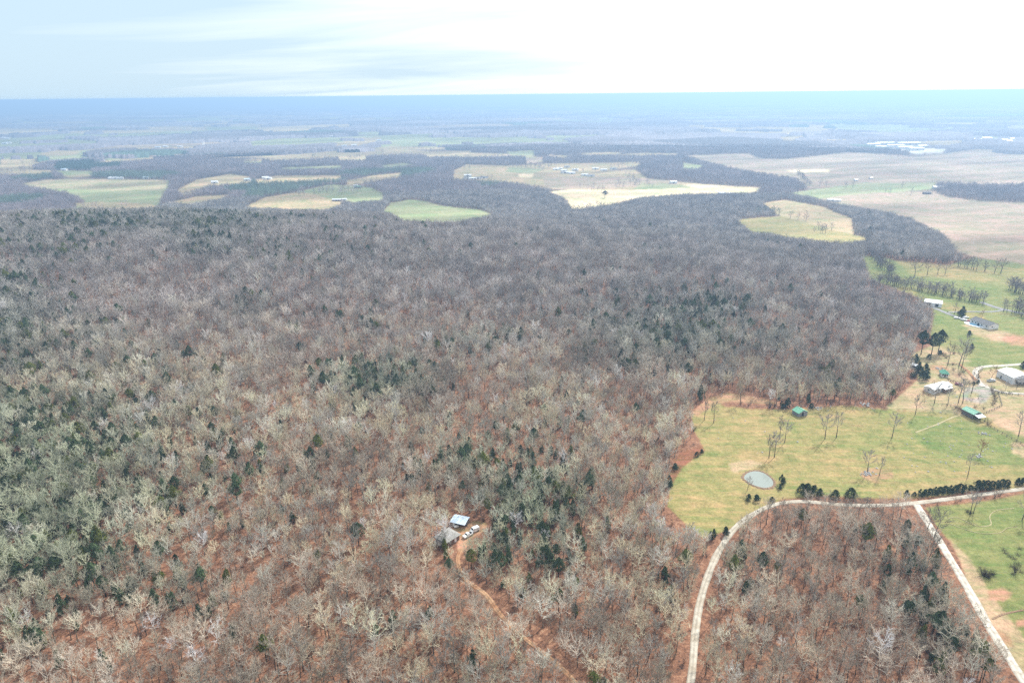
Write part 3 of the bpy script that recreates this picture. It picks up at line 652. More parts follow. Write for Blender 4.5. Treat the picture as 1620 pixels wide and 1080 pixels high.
solo(1484, 557, 17, 'E', 3, CE, 'tallest pine with a bare lower trunk above the farm', 'pine_tree')
solo(1457, 560, 18, 'E', 3, CE, 'leftmost of the three pines above the farm', 'pine_tree')
solo(1473, 562, 17, 'E', 4, CE2, 'middle pine of the three above the farm', 'pine_tree')
CG = 'cedars and dark evergreen shrubs of the farm'
for (u, v, h, wd, lb) in [(1469,568,4.5,1.2,'small dark cedar below the three pines'), (1487,561,4,1.6,'low round cedar right of the tallest pine'), (1447,578,10,1.3,'large dark cedar at the wood edge above the small white roof'),
    (1431,579,7,1.5,'dark cedar left of the small white roof'), (1461,598,12,1.3,'biggest dark cedar right of the small white roof'), (1445,596,6,1.4,'grey green cedar below the small white roof'), (1453,590,9,1.3,'dark cedar against the small white roof'),
    (1533,531,5,1.25,'round dark shrub, upper of two in the bright green field'), (1537,552,5,1.25,'round dark shrub, lower of two in the bright green field'), (1617,582,6,1.3,'round dark shrub at the right edge by the lane'),
    (1521,500,10,1.35,'big dark evergreen beside the drive of the grey roofed house'), (1540,608,2.4,1.5,'small round clipped shrub, upper one by the yard'), (1547,606,3,1.4,'dark round shrub left of the yard entrance'),
    (1236,646,6,1.0,'left dark cedar of the pair beside the green roofed shed'), (1246,645,8,1.2,'right dark cedar of the pair beside the green roofed shed'), (1283,646,4,1.3,'small dark cedar right of the green roofed shed'),
    (1236,766,6.5,1.1,'dark cedar standing right of the pond'), (1234,774,3,1.2,'low dark shrub below the cedar right of the pond'), (1184,791,4,1.3,'round shrub, left of two below the pond'), (1197,792,4,1.4,'round shrub, right of two below the pond'), (1221,794,3.5,1.3,'dark shrub at the road bend below the pond'),
    (1068,742,4,1.6,'dark shrub at the left notch of the pasture'), (1057,768,7,1.3,'dark rounded evergreen at the left edge of the pasture'), (1102,722,3.4,1.2,'dark shrub on the leafy point of the pasture edge'), (1110,717,3,1.2,'small dark shrub at the tip of the leafy point'),
    (1148,846,5,1.1,'blue green cedar left of the curved gravel road'), (1128,852,6,1.2,'dark cedar at the foot of the pasture'), (1150,790,0,1,'')]:
    if h: solo(u, v, h * .85, 'E', 5 if h < 6 else 1, CE, lb, 'cedar_tree' if h > 4.5 else 'evergreen_shrub', 'tree' if h > 4.5 else 'shrub', CG, wide=wd)
hl = [(1434,784,5),(1446,785,4),(1455,784,6),(1463,783.5,5.5),(1471,783,6),(1479,781.5,6.5),(1487,780.5,6),(1495,780,6.5),(1503,779,6.5),(1511,778.5,6.5),(1518,777.5,7),(1526,776.5,6),(1535,776,5),(1546,773.5,8),(1553,774,8.5),(1561,773,7.5),(1569,772,6.5),(1577,771.5,7),(1585,770,7),(1593,769,6),(1610,767,6.5),(1618,766,6)]
for i, (u, v, h) in enumerate(hl):
    solo(u, v, h * 0.62, 'E', [5, 5, 1][i % 3], CE, 'dark green cedar in the dense roadside row above the right gravel road', 'hedge_cedar', 'tree', 'cedars of the roadside hedge row', wide=1.35)
for (u, v, h) in [(1268,779,5),(1276,782,6),(1287,782,5),(1297,784,4),(1320,789,5),(1345,789,6)]:
    solo(u, v, h, 'E', 5, CE2, 'scruffy evergreen above the red curve of the gravel road', 'roadside_evergreen', 'tree', 'scruffy evergreens along the red road bank', wide=1.3)
# far single trees, also the source shapes of the distant woods
solo(957, 313, 17, 'E', 3, (0.06, 0.06, 0.045), 'lone dark tree in the pale straw field', 'lone_field_tree', wide=1.7)
FG = 'bare trees standing in the far right fields'
for (u, v, h, k, lb) in [(1250,346,15,0,'leftmost bare tree on the tan field inside the wood loop'),(1262,348,14,1,'middle bare tree on the tan field inside the wood loop'),(1275,350,15,2,'right bare tree on the tan field inside the wood loop'),
    (1447,437,18,0,'large bare tree left in the green strip below the wood'),(1467,435,14,1,'bare tree second from left in the green strip'),(1483,434,14,3,'bare tree third in the green strip'),(1495,434,14,2,'rightmost bare tree in the green strip'),
    (1573,432,15,0,'left tree of the clump at the field corner'),(1583,432,17,1,'right tree of the clump at the field corner'),(1552,506,9,3,'reddish round bare tree behind the grey roofed house'),(1510,497,10,1,'small bare tree left of the big evergreen at the drive'),
    (1297,294,17,0,'left bare tree at the edge of the big brown field'),(1307,296,17,1,'second bare tree at the edge of the big brown field'),(1338,299,18,2,'round bare tree of the far pair on the brown field'),(1349,298,17,3,'right tree of the far pair on the brown field'),
    (1427,297,16,1,'bare tree alone on the far tan strip'),(1441,308,17,2,'wide bare tree on the far tan strip'),(1400,306,12,3,'small left tree of a pair on the far tan strip'),(1408,306,12,0,'small right tree of a pair on the far tan strip')]:
    o = solo(u, v, h, 'F', k, (0.24, 0.20, 0.18) if 'reddish' not in lb else RU, lb, 'field_tree', 'tree', FG)
FSRC = {}
for o in list(COL.objects):
    if o.name.startswith('field_tree'):
        ch = sorted(o.children, key=lambda c: c.name)
        crown = [c for c in ch if c.name.startswith('crown')][0]; trunk = [c for c in ch if c.name.startswith('trunk')][0]
        for k in range(4):
            if crown.data == FARB[k][1]: FSRC.setdefault(k, [trunk, crown])
def srcs(o): return [c for c in o.children]
# ---- evergreens under the bare canopy
ex, ey = jgrid(-1150, 800, 130, 1300, 4.7)
ez = height(ex, ey); _, eop, eu, ev = landcover(ex, ey); es = eg_strength(eu, ev)
tu2, tv2, _ = project(ex, ey, ez + 9)
ek = (rng.random(len(ex)) < es * 1.3) & ~eop & ~edge_open(tu2, tv2) & road_clear(ex, ey, 2) & (np.abs(np.degrees(np.arctan2(ex, ey))) < 50) & ~((eu > 1440) & (ev > 540) & (ev < 660)) & ~(((ex - CLR.x) / 13) ** 2 + ((ey - CLR.y) / 11) ** 2 < 1)
ex, ey, ez, eu, ev = [a[ek] for a in (ex, ey, ez, eu, ev)]
ed = np.sqrt(ex ** 2 + ey ** 2 + (ez - H_CAM) ** 2); einf = (eu > 6) & (eu < 1614) & (ev < 1072)
ehs = rng.uniform(0.45, 0.88, len(ex)); evar = rng.choice([0, 0, 1, 2, 2, 3, 4], len(ex))
eti = np.array([0.058, 0.085, 0.040])[None] * rng.uniform(0.7, 1.5, (len(ex), 1)); yel = rng.random(len(ex)) < 0.32; eti[yel] = np.array([0.11, 0.125, 0.03]) * rng.uniform(0.8, 1.2, (yel.sum(), 1))
erz = rng.uniform(0, 6.28, len(ex))
eo = np.argsort(np.where(einf, ed / ehs, 9e9))[:220]; enear = np.zeros(len(ex), bool); enear[eo] = True
efirst = {}
for i in eo:
    k = int(evar[i]); left = eu[i] < 480; r_ = eu[i] > 1120
    lb, gp = (('dark evergreen among the pale bare trees at the lower left', 'evergreens of the lower left wood') if left else ('dark evergreen in the wood beside the pale side road', 'evergreens between the two gravel roads') if r_ else
              ('green evergreen among bare trees around and above the hidden house', 'evergreens around the house clearing'))
    o = place_tree(EVER, k, 'forest_evergreen', (ex[i], ey[i], ez[i]), erz[i], ehs[i], eti[i], lb, 'evergreen', gp); efirst.setdefault(k, o)
print('evergreens', len(ex), time.time() - T00)
# ---- the rest of the near forest and the woods of the plain, one mass
mx, my = jgrid(-2300, 2700, 1000, 3300, 8.6)
mr = np.hypot(mx, my); mk = (mr > 1750) & (mr < 3300) & (np.abs(np.degrees(np.arctan2(mx, my))) < 48); mx, my = mx[mk], my[mk]
mz = height(mx, my); _, mop, mu, mv = landcover(mx, my); mh = rng.uniform(0.75, 1.15, len(mx)); tu3, tv3, _ = project(mx, my, mz + 8 * mh)
mk = (~mop & ~edge_open(tu3, tv3)) | (mop & (mu < 1080) & (fbm(mx, my, 130, 3, 66) > 0.67) & (rng.random(len(mx)) < 0.10)); mx, my, mz, mu, mv, mh = [a[mk] for a in (mx, my, mz, mu, mv, mh)]
# hedgerows and clumps in the open fields: foot line in photo pixels, spacing m, height m
HEDGE = [([(1385,447),(1430,456),(1490,468),(1555,482)], 1.7, 9), ([(1385,445),(1440,455),(1500,467),(1555,480)], 2, 11), ([(1513,421),(1540,426),(1562,430)], 3.5, 15), ([(1592,455),(1620,466)], 2.5, 12), ([(1596,459),(1630,470)], 2.5, 12), ([(1590,492),(1630,504)], 2.5, 12), ([(1595,488),(1630,500)], 2.5, 12),
  ([(1368,402),(1385,412),(1400,428),(1410,440)], 4, 12), ([(1290,368),(1310,370)], 6, 13), ([(1293,364),(1314,365)], 6, 13), ([(1262,276),(1282,294)], 10, 15), ([(1180,286),(1230,289),(1262,291)], 10, 14), ([(1475,305),(1520,308),(1560,311),(1620,309)], 8, 16), ([(1480,300),(1550,303),(1620,302)], 8, 16), ([(1500,308),(1545,313)], 9, 15), ([(1100,272),(1180,277),(1240,284),(1262,290)], 8, 14),([(1120,268),(1200,280),(1250,286)], 8, 14),
  ([(845,262),(880,259),(1000,256)], 16, 11), ([(680,241),(740,239)], 25, 10), ([(790,259),(850,262)], 14, 14), ([(735,283),(745,282)], 12, 14), ([(760,285),(775,284)], 12, 14), ([(290,309),(330,303),(395,298)], 10, 13), ([(268,314),(300,309),(350,304)], 12, 13), ([(400,289),(450,290),(540,287)], 14, 9), ([(470,296),(540,288),(600,283)], 16, 9), ([(400,276),(440,273),(540,273)], 12, 12), ([(420,268),(450,264),(540,261)], 16, 10), ([(900,334),(960,328),(1010,325)], 7, 14), ([(1165,375),(1200,379)], 6, 12), ([(1380,246),(1450,251)], 20, 10), ([(980,296),(995,294)], 16, 14), ([(1190,340),(1238,340)], 6, 16)]
hx, hy, hh = [], [], []
for pl, sp, h in HEDGE:
    pp = [at(*p) for p in pl]
    for a, b in zip(pp[:-1], pp[1:]):
        n = max(1, int((b - a).length / sp * 1.15))
        for j in range(n):
            p = a.lerp(b, (j + random.random() * .7) / n); hx.append(p.x + random.uniform(-3.5, 3.5)); hy.append(p.y + random.uniform(-3.5, 3.5)); hh.append(h / 16.5 * random.uniform(.7, 1.2))
hx, hy, hh = map(np.array, (hx, hy, hh)); hz = height(hx, hy); _, _, hu, hv = landcover(hx, hy)
def pack(x, y, z, u, v, h, var, tint, rz_):
    n = len(x); e = np.zeros((n, 3)); e[:, 2] = rz_; s = np.repeat(h[:, None], 3, 1) * np.stack([rng.uniform(.9, 1.15, n)] * 2 + [np.ones(n)], 1)
    return [np.stack([x, y, z - 0.1], 1), var, e, s, tint]
rest = ~is_near; dn = dist < 620
vv_ = np.where(dn, varn, 8 + farv)
f1 = [a[rest] for a in (fx, fy, fz, fu, fv, Hs)]
parts = [pack(*f1, vv_[rest], TI[rest], rz[rest])]
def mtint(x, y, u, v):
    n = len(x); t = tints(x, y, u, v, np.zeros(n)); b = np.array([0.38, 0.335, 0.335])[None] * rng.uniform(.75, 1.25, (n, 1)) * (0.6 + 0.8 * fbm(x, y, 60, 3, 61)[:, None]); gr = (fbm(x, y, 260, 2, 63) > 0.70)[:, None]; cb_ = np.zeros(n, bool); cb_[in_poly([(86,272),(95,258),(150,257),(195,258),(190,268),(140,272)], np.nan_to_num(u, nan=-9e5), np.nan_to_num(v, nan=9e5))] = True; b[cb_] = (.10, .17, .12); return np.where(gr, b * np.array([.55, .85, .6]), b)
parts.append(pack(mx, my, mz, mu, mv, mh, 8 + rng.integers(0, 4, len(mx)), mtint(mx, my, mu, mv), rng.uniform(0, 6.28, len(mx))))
parts.append(pack(hx, hy, hz, hu, hv, hh, 8 + rng.integers(0, 4, len(hx)), mtint(hx, hy, hu, hv) * 0.62, rng.uniform(0, 6.28, len(hx))))
for er in (0,):
    q = ~enear; n = q.sum(); x, y = ex[q], ey[q]
    parts.append(pack(x, y, ez[q], eu[q], ev[q], ehs[q], 12 + evar[q], eti[q], erz[q]))
cat_ = [np.concatenate([p[i] for p in parts]) for i in range(5)]
SOURCES = [srcs(first[k]) for k in range(8)] + [FSRC[k] for k in range(4)] + [srcs(efirst[k]) if k in efirst else srcs(efirst[0]) for k in range(5)]
scatter('forest', cat_[0], cat_[1], cat_[2], cat_[3], cat_[4], SOURCES, 'wide leafless winter forest over the hill and the woods of the plain, with evergreens mixed in', 'forest')
print('forest instances', len(cat_[0]), time.time() - T00)
# ---- undergrowth: saplings and brush between the trunks
ux, uy = jgrid(-620, 620, 125, 760, 5.2, .48); uz = height(ux, uy); _, uop, uu, uv = landcover(ux, uy)
thin = fbm(ux, uy, 35, 3, 81)
uk = ~uop & road_clear(ux, uy, 1.2) & (rng.random(len(ux)) < np.clip((thin - 0.32) * 2.3, 0.1, 0.9)) & (uu > -80) & (uu < 1700) & ~((uu > 1430) & (uv > 540) & (uv < 660)) & ~(((ux - CLR.x) / 15) ** 2 + ((uy - CLR.y) / 11) ** 2 < 1)
ux, uy, uz, uu, uv = [a[uk] for a in (ux, uy, uz, uu, uv)]
n = len(ux); e = np.zeros((n, 3)); e[:, 2] = rng.uniform(0, 6.28, n); s = rng.uniform(0.5, 1.35, (n, 1)).repeat(3, 1)
tt = np.where((rng.random(n) < .5)[:, None], np.array([.30, .25, .20]), np.where((rng.random(n) < .4)[:, None], np.array([.12, .10, .085]), np.array([.33, .20, .13]))) * rng.uniform(.8, 1.2, (n, 1))
bsrc = []
for k, (u, v, lb) in enumerate([(1559, 912, 'dark brush heap in the lower right pasture'), (1606, 905, 'low scrub at the right edge of the lower pasture')]):
    p = at(u, v); r_ = root('brush_clump', p, 0, lb, 'bush', None, 1.3); b_ = link('branches', BUSH[k], r_); b_['tint'] = [.10, .075, .065]; bsrc.append([b_])
scatter('undergrowth', np.stack([ux, uy, uz], 1), rng.integers(0, 2, n), e, s, tt, bsrc, 'grey and brown brush and saplings on the forest floor', 'undergrowth')
print('undergrowth', n, time.time() - T00)
# ---- far woods: canopy as raised ground cover with a broken top
azw = np.radians(np.arange(-47, 47.01, 0.07)); depw = np.concatenate([np.arange(4.6, 2.2, -0.035), np.arange(2.2, 0.30, -0.022)]); rw = 230 / np.tan(np.radians(depw)); rw = rw[rw > 3150]
A, Rr = np.meshgrid(azw, rw); X = Rr * np.sin(A); Y = Rr * np.cos(A); Z = height(X, Y)
_, wop, wu, wv = landcover(X, Y); tu4, tv4, _ = project(X.ravel(), Y.ravel(), Z.ravel() + 7); wd = (~wop & ~edge_open(tu4, tv4)) | (wop & (fbm(X, Y, 260, 3, 67).ravel() > 0.68))
wd = wd.reshape(X.shape); nz = rng.random(X.shape)
top = 12.5 + 5 * (nz - .5) + (fbm(X, Y, 300, 3, 91) - .5) * 8
Zc = np.where(wd, Z + top, Z - 4)
me, used = grid_mesh('distant_woods', X, Y, Zc, wd)
pf_ = (patch_class(X * 1.7 + 4000, Y * 1.7) * 531) % 1.0
wcol = np.array([0.20, 0.18, 0.185])[None, None] * (0.5 + 0.75 * pf_[..., None]) * (0.55 + 0.9 * fbm(X, Y, 500, 4, 92)[..., None]) * (0.75 + 0.5 * nz[..., None])
gm = (fbm(X, Y, 900, 2, 93) > 0.74)[..., None]; wcol = np.where(gm, wcol * np.array([.5, .85, .6]), wcol)
c4 = np.concatenate([wcol.reshape(-1, 3), np.ones((X.size, 1))], 1)[used]
a_ = me.attributes.new('cover', 'FLOAT_COLOR', 'POINT'); a_.data.foreach_set('color', c4.astype(np.float32).ravel())
m, t, b = mat('distant_canopy', 0.95, 0.1); at_ = N(t, 'ShaderNodeAttribute', attribute_type='GEOMETRY', attribute_name='cover'); t.links.new(at_.outputs['Color'], b.inputs['Base Color'])
me.materials.append(m); tag(link('distant_woods', me), 'hazy blue leafless woods covering the plain out to the horizon', 'woods', kind='stuff')
print('far woods', X.size, time.time() - T00)
# ---- haze
hb = MB(); hb.box(-60000, 60000, -3000, 60000, -110, H_CAM + 2.5)
m = bpy.data.materials.new('haze_air'); m.use_nodes = True; t = m.node_tree; t.nodes.clear()
pv = N(t, 'ShaderNodeVolumePrincipled'); pv.inputs['Color'].default_value = (*HAZE_COL, 1); pv.inputs['Density'].default_value = HAZE; pv.inputs['Anisotropy'].default_value = 0.35
mo = N(t, 'ShaderNodeOutputMaterial'); t.links.new(pv.outputs[0], mo.inputs['Volume'])
o = hb.build('haze', m); tag(o, 'pale blue haze hanging over the whole plain', 'haze', kind='stuff')
# ------------------------------------------------------------------ buildings
def metal(name, c, scale=2.2, rough=0.45, spec=0.4):
    m, t, b = mat(name, rough, spec)
    g = N(t, 'ShaderNodeTexCoord'); w_ = N(t, 'ShaderNodeTexWave', wave_type='BANDS', bands_direction='X'); w_.inputs['Scale'].default_value = scale; w_.inputs['Distortion'].default_value = 0.1
    n = N(t, 'ShaderNodeTexNoise'); n.inputs['Scale'].default_value = 0.6; n.inputs['Detail'].default_value = 5
    t.links.new(g.outputs['Object'], w_.inputs['Vector']); t.links.new(g.outputs['Object'], n.inputs['Vector'])
    f = M(t, 'ADD', M(t, 'MULTIPLY', w_.outputs['Fac'], 0.16), M(t, 'ADD', M(t, 'MULTIPLY', n.outputs[0], 0.30), 0.72))
    v = N(t, 'ShaderNodeVectorMath', operation='SCALE'); v.inputs[0].default_value = c; t.links.new(f, v.inputs['Scale']); t.links.new(v.outputs[0], b.inputs['Base Color'])
    bp = N(t, 'ShaderNodeBump'); bp.inputs['Strength'].default_value = 0.4; bp.inputs['Distance'].default_value = 0.04; t.links.new(w_.outputs['Fac'], bp.inputs['Height']); t.links.new(bp.outputs[0], b.inputs['Normal'])
    return m
W_METAL = metal('white_metal', (0.72, 0.75, 0.78)); B_METAL = metal('galvanised_metal', (0.55, 0.66, 0.78)); G_METAL = metal('green_metal', (0.10, 0.33, 0.22)); G_METAL2 = metal('faded_green_metal', (0.16, 0.42, 0.28))
SHINGLE = noise_mat('grey_shingle', (0.22, 0.215, 0.20), (0.33, 0.32, 0.30), 1.6, 0.95); SHINGLE2 = noise_mat('dark_shingle', (0.12, 0.12, 0.125), (0.20, 0.20, 0.20), 1.6, 0.95)
SIDING = noise_mat('white_siding', (0.60, 0.60, 0.60), (0.74, 0.74, 0.73), 0.8, 0.7); TIMBER = noise_mat('weathered_boards', (0.10, 0.085, 0.075), (0.20, 0.175, 0.16), 2.5, 0.95)
GWALL = noise_mat('grey_board_wall', (0.16, 0.17, 0.18), (0.25, 0.26, 0.27), 1.5, 0.9); RWOOD = noise_mat('brown_wood_wall', (0.13, 0.08, 0.055), (0.22, 0.14, 0.10), 2.5, 0.9)
DARK = noise_mat('dark_interior_shade', (0.012, 0.012, 0.012), (0.03, 0.028, 0.026), 2, 0.9); TRIM = noise_mat('white_trim', (0.66, 0.66, 0.66), (0.76, 0.76, 0.76), 3, 0.6)
GLASS, _, _b = mat('window_glass', 0.12, 0.6); _b.inputs['Base Color'].default_value = (0.03, 0.035, 0.045, 1)
STONE = noise_mat('field_stone', (0.30, 0.29, 0.28), (0.62, 0.60, 0.57), 1.6, 0.95)
def slab(mb, P, th, m=0):
    """roof plane given by its four top corners, with thickness"""
    n = (P[1] - P[0]).cross(P[3] - P[0]).normalized() * th; Q = [p - n for p in P]
    mb.quad(*P, m); mb.quad(Q[3], Q[2], Q[1], Q[0], m)
    for i in range(4): j = (i + 1) % 4; mb.quad(P[j], P[i], Q[i], Q[j], m)
def building(name, label, cat, A, B, W, eave, rise, wall=SIDING, roof=SHINGLE, L=None, over=0.4, hip=False, group=None, opens=(), open_end=False, yaw=None):
    """A->B: foot of the wall seen from the camera; the building lies to the left of A->B. opens: (side, along 0..1, width, height, base, kind)"""
    if yaw is None:
        a, b = at(*A), at(*B); d = b - a; yaw = math.atan2(d.y, d.x); L = L or math.hypot(d.x, d.y)
        mid = (a + b) / 2
    else: mid = at(*A)
    ca, sa = math.cos(yaw), math.sin(yaw)
    c = Vector((mid.x - sa * W / 2, mid.y + ca * W / 2, 0)) if B is not None else Vector((mid.x, mid.y, 0))
    zs = [float(height(c.x + ca * i * L / 2 - sa * j * W / 2, c.y + sa * i * L / 2 + ca * j * W / 2)) for i in (-1, 0, 1) for j in (-1, 0, 1)]
    c.z = max(zs) + 0.05; base = min(zs) - c.z - 0.6
    r_ = root(name, c, yaw, label, cat, group)
    x, y = L / 2, W / 2; mb = MB()
    V_ = lambda *q: Vector(q)
    faces = ['f', 'b', 'l', 'r']
    if open_end: faces.remove('r')
    if 'f' in faces: mb.quad(V_(-x, -y, base), V_(x, -y, base), V_(x, -y, eave), V_(-x, -y, eave))
    mb.quad(V_(x, y, base), V_(-x, y, base), V_(-x, y, eave), V_(x, y, eave))
    for s, k in ((-1, 'l'), (1, 'r')):
        if k in faces: mb.quad(V_(s * x, s * -y, base), V_(s * x, s * y, base), V_(s * x, s * y, eave), V_(s * x, s * -y, eave))
        if not hip: mb.tri(V_(s * x, s * -y, eave), V_(s * x, s * y, eave), V_(s * x, 0, eave + rise))
    mb.build('wall', wall, r_)
    if open_end:
        db = MB(); db.quad(V_(x * .2, -y + .05, 0.05), V_(x * .2, y - .05, 0.05), V_(x * .2, y - .05, eave), V_(x * .2, -y + .05, eave)); db.build('shade_panel', DARK, r_)  # dark panel added inside the open end; its colour stands for shade
    rb = MB(); o = over; k = rise / y; ze = eave - k * o + 0.12; zr = eave + rise + 0.12
    if hip:
        h = min(y, x) ; p1, p2 = V_(-(x - h), 0, zr), V_((x - h), 0, zr)
        c4_ = [V_(-x - o, -y - o, ze), V_(x + o, -y - o, ze), V_(x + o, y + o, ze), V_(-x - o, y + o, ze)]
        rb.quad(c4_[0], c4_[1], p2, p1); rb.quad(c4_[2], c4_[3], p1, p2); rb.tri(c4_[1], c4_[2], p2); rb.tri(c4_[3], c4_[0], p1)
        rb.quad(*[q - Vector((0, 0, 0.15)) for q in reversed(c4_)])
        for i in range(4): q, w2 = c4_[i], c4_[(i + 1) % 4]; dz = Vector((0, 0, 0.15)); rb.quad(w2, q, q - dz, w2 - dz)
    else:
        slab(rb, [V_(-x - o, -y - o, ze), V_(x + o, -y - o, ze), V_(x + o, 0, zr), V_(-x - o, 0, zr)], 0.12)
        slab(rb, [V_(x + o, y + o, ze), V_(-x - o, y + o, ze), V_(-x - o, 0, zr), V_(x + o, 0, zr)], 0.12)
    rb.build('roof', roof, r_)
    if not hip:
        cb = MB(); cb.box(-x - o, x + o, -0.16, 0.16, zr - 0.02, zr + 0.05); cb.build('ridge_cap', roof, r_)
    for (side, t, w2, h2, z0, kind) in opens:
        m_ = {'door': DARK, 'window': GLASS, 'white_door': TRIM}[kind]; ob = MB(); fb = MB()  # dark openings are near-black panels, the interior shade put into their colour
        if side in 'fb':
            s = -1 if side == 'f' else 1; px = -x + t * L; ob.box(px - w2 / 2, px + w2 / 2, *sorted((s * (y - .1), s * (y + .03))), z0, z0 + h2)
            for (a0, a1, b0, b1) in ((-w2 / 2 - .1, -w2 / 2, z0 - .05, z0 + h2 + .1), (w2 / 2, w2 / 2 + .1, z0 - .05, z0 + h2 + .1), (-w2 / 2, w2 / 2, z0 + h2, z0 + h2 + .1)): fb.box(px + a0, px + a1, *sorted((s * (y - .05), s * (y + .06))), b0, b1)
        else:
            s = -1 if side == 'l' else 1; py = -y + t * W; ob.box(*sorted((s * (x - .1), s * (x + .03))), py - w2 / 2, py + w2 / 2, z0, z0 + h2)
            for (a0, a1, b0, b1) in ((-w2 / 2 - .1, -w2 / 2, z0 - .05, z0 + h2 + .1), (w2 / 2, w2 / 2 + .1, z0 - .05, z0 + h2 + .1), (-w2 / 2, w2 / 2, z0 + h2, z0 + h2 + .1)): fb.box(*sorted((s * (x - .05), s * (x + .06))), py + a0, py + a1, b0, b1)
        q = ob.build('window' if kind == 'window' else 'door', m_, r_); fb.build('frame', TRIM, q)
    return r_
WIN = [('f', t, 1.2, 1.1, 1.1, 'window') for t in (.12, .3, .62, .86)]
h = building('hip_roofed_house', 'grey shingled house half hidden under trees in the small forest clearing', 'house', (708, 855), None, 6.6, 2.8, 1.7, RWOOD, SHINGLE, L=7.8, over=.55, hip=True, yaw=math.radians(48),
    opens=[('f', .3, 1.3, 1.1, 1.1, 'window'), ('f', .7, 1.0, 2.0, .1, 'white_door'), ('l', .3, 1.3, 1.1, 1.1, 'window'), ('l', .7, 1.3, 1.1, 1.1, 'window')])
pb = MB(); slab(pb, [Vector((-6.2, -2.2, 1.9)), Vector((-4.0, -2.2, 2.4)), Vector((-4.0, 2.2, 2.4)), Vector((-6.2, 2.2, 1.9))], .1); pb.build('porch_roof', TIMBER, h)
for s in (-1, 1): pb = MB(); pb.box(-6.0, -5.85, s * 2.0 - .08, s * 2.0 + .08, -.6, 1.85); pb.build('porch_post', TIMBER, h)
cb = MB(); cb.box(-1.6, -.9, 1.2, 1.9, 3.6, 5.8); cb.build('chimney', STONE, h)
# open metal shed of the clearing
p = at(728, 829); h = root('open_metal_shed', p, math.radians(-20), 'open sided shed with bright blue white metal roof in the forest clearing', 'shed')
rb = MB(); h.scale = (.82,) * 3; X1, Y1 = 4.4, 3.6
slab(rb, [Vector((-X1, -Y1, 2.9)), Vector((X1, -Y1, 2.75)), Vector((X1, .6, 3.75)), Vector((-X1, .6, 3.8))], .08); slab(rb, [Vector((X1, Y1, 3.3)), Vector((-X1, Y1, 3.2)), Vector((-X1, .6, 3.8)), Vector((X1, .6, 3.75))], .08); rb.build('roof', B_METAL, h)
for sx in (-1, 0, 1):
    for sy in (-1, 1): pb = MB(); pb.box(sx * 4.0 - .09, sx * 4.0 + .09, sy * 3.2 - .09, sy * 3.2 + .09, -.6, 2.8 if sy < 0 else 3.2); pb.build('post', TIMBER, h)
wb = MB(); wb.box(-4.1, 4.1, 3.3, 3.38, -.5, 3.2); wb.box(4.02, 4.1, -1.0, 3.3, -.5, 3.2); wb.build('wall', TIMBER, h)
building('long_white_house', 'long white roofed single storey house on the slope above the pasture', 'house', (1476, 624), (1505, 616), 6.5, 2.9, 0.9, SIDING, W_METAL, over=.3, opens=WIN + [('f', .46, 1.0, 2.0, .1, 'door'), ('l', .5, 1.2, 1.0, 1.1, 'window')])
h = building('porch_wing', 'low brown porch wing with a white roof joined to the long white house', 'porch', (1495, 622), (1506, 618.5), 2.8, 2.3, 0.35, RWOOD, W_METAL, over=.2, opens=[('f', .3, 1.0, 1.9, .1, 'door'), ('f', .7, 1.2, .9, .9, 'window')])
building('small_white_shed', 'small shed with a white roof tucked between the dark cedars', 'shed', (1441, 581), (1451, 585), 3.2, 2.2, .7, GWALL, W_METAL, opens=[('f', .5, 1.0, 1.8, .05, 'door')])
building('garden_house', 'small square building with pyramid green roof and white windowed walls', 'garden house', (1489, 596), (1500, 597), 5.0, 2.6, 1.9, SIDING, G_METAL, over=.5, hip=True, opens=[('f', .2, .8, 1.3, .7, 'window'), ('f', .5, .9, 2.0, .05, 'door'), ('f', .8, .8, 1.3, .7, 'window'), ('l', .5, 1.0, 1.2, .8, 'window')])
h = building('white_barn', 'large white metal barn at the right edge above the gravel lane', 'barn', (1579, 597), (1597, 606), 13.0, 4.4, 1.5, W_METAL, W_METAL, L=13, over=.25, opens=[('r', .35, 4.0, 3.4, .05, 'door'), ('r', .75, 3.4, 3.0, .05, 'door'), ('f', .3, 1.0, 2.1, .05, 'door')])
lb = MB(); slab(lb, [Vector((9.6, 5.8, 2.5)), Vector((9.6, -5.0, 2.5)), Vector((6.6, -5.0, 3.5)), Vector((6.6, 5.8, 3.5))][::-1], .1); lb.build('lean_to_roof', SHINGLE, h)
for q in (-4.7, -1.2, 2.2, 5.5): pb = MB(); pb.box(9.3, 9.45, q - .08, q + .08, -.8, 2.5); pb.build('post', TIMBER, h)
h = building('green_roofed_barn', 'long barn with a green roof and a white lean-to at the corner of the paddocks', 'barn', (1523, 655), (1536, 662), 6.0, 2.8, 1.2, TIMBER, G_METAL, L=8, over=.3, open_end=True)
lb = MB(); slab(lb, [Vector((7.4, -3.0, 2.2)), Vector((7.4, 2.4, 2.2)), Vector((4.4, 2.4, 2.8)), Vector((4.4, -3.0, 2.8))], .08); lb.build('lean_to_roof', W_METAL, h)
for q in (-2.8, 2.2): pb = MB(); pb.box(7.1, 7.25, q - .08, q + .08, -.8, 2.15); pb.build('post', TIMBER, h)
building('green_roofed_shed', 'grey walled shed with mint green roof and dark doorway at the top of the pasture', 'shed', (1254, 654), (1262, 659), 6.4, 2.2, 1.6, GWALL, G_METAL2, L=5.4, over=.35, opens=[('r', .45, 1.9, 2.3, .05, 'door')])
building('grey_roofed_house', 'white house with long dark grey roof beside the blue pool', 'house', (1538, 512), (1560, 520), 9.5, 3.0, 1.8, SIDING, SHINGLE2, L=17, over=.4, opens=WIN + [('f', .45, 1.8, 2.1, .05, 'door'), ('r', .3, 1.2, 1.2, 1.0, 'window'), ('r', .75, 3.0, 2.2, .05, 'white_door')])
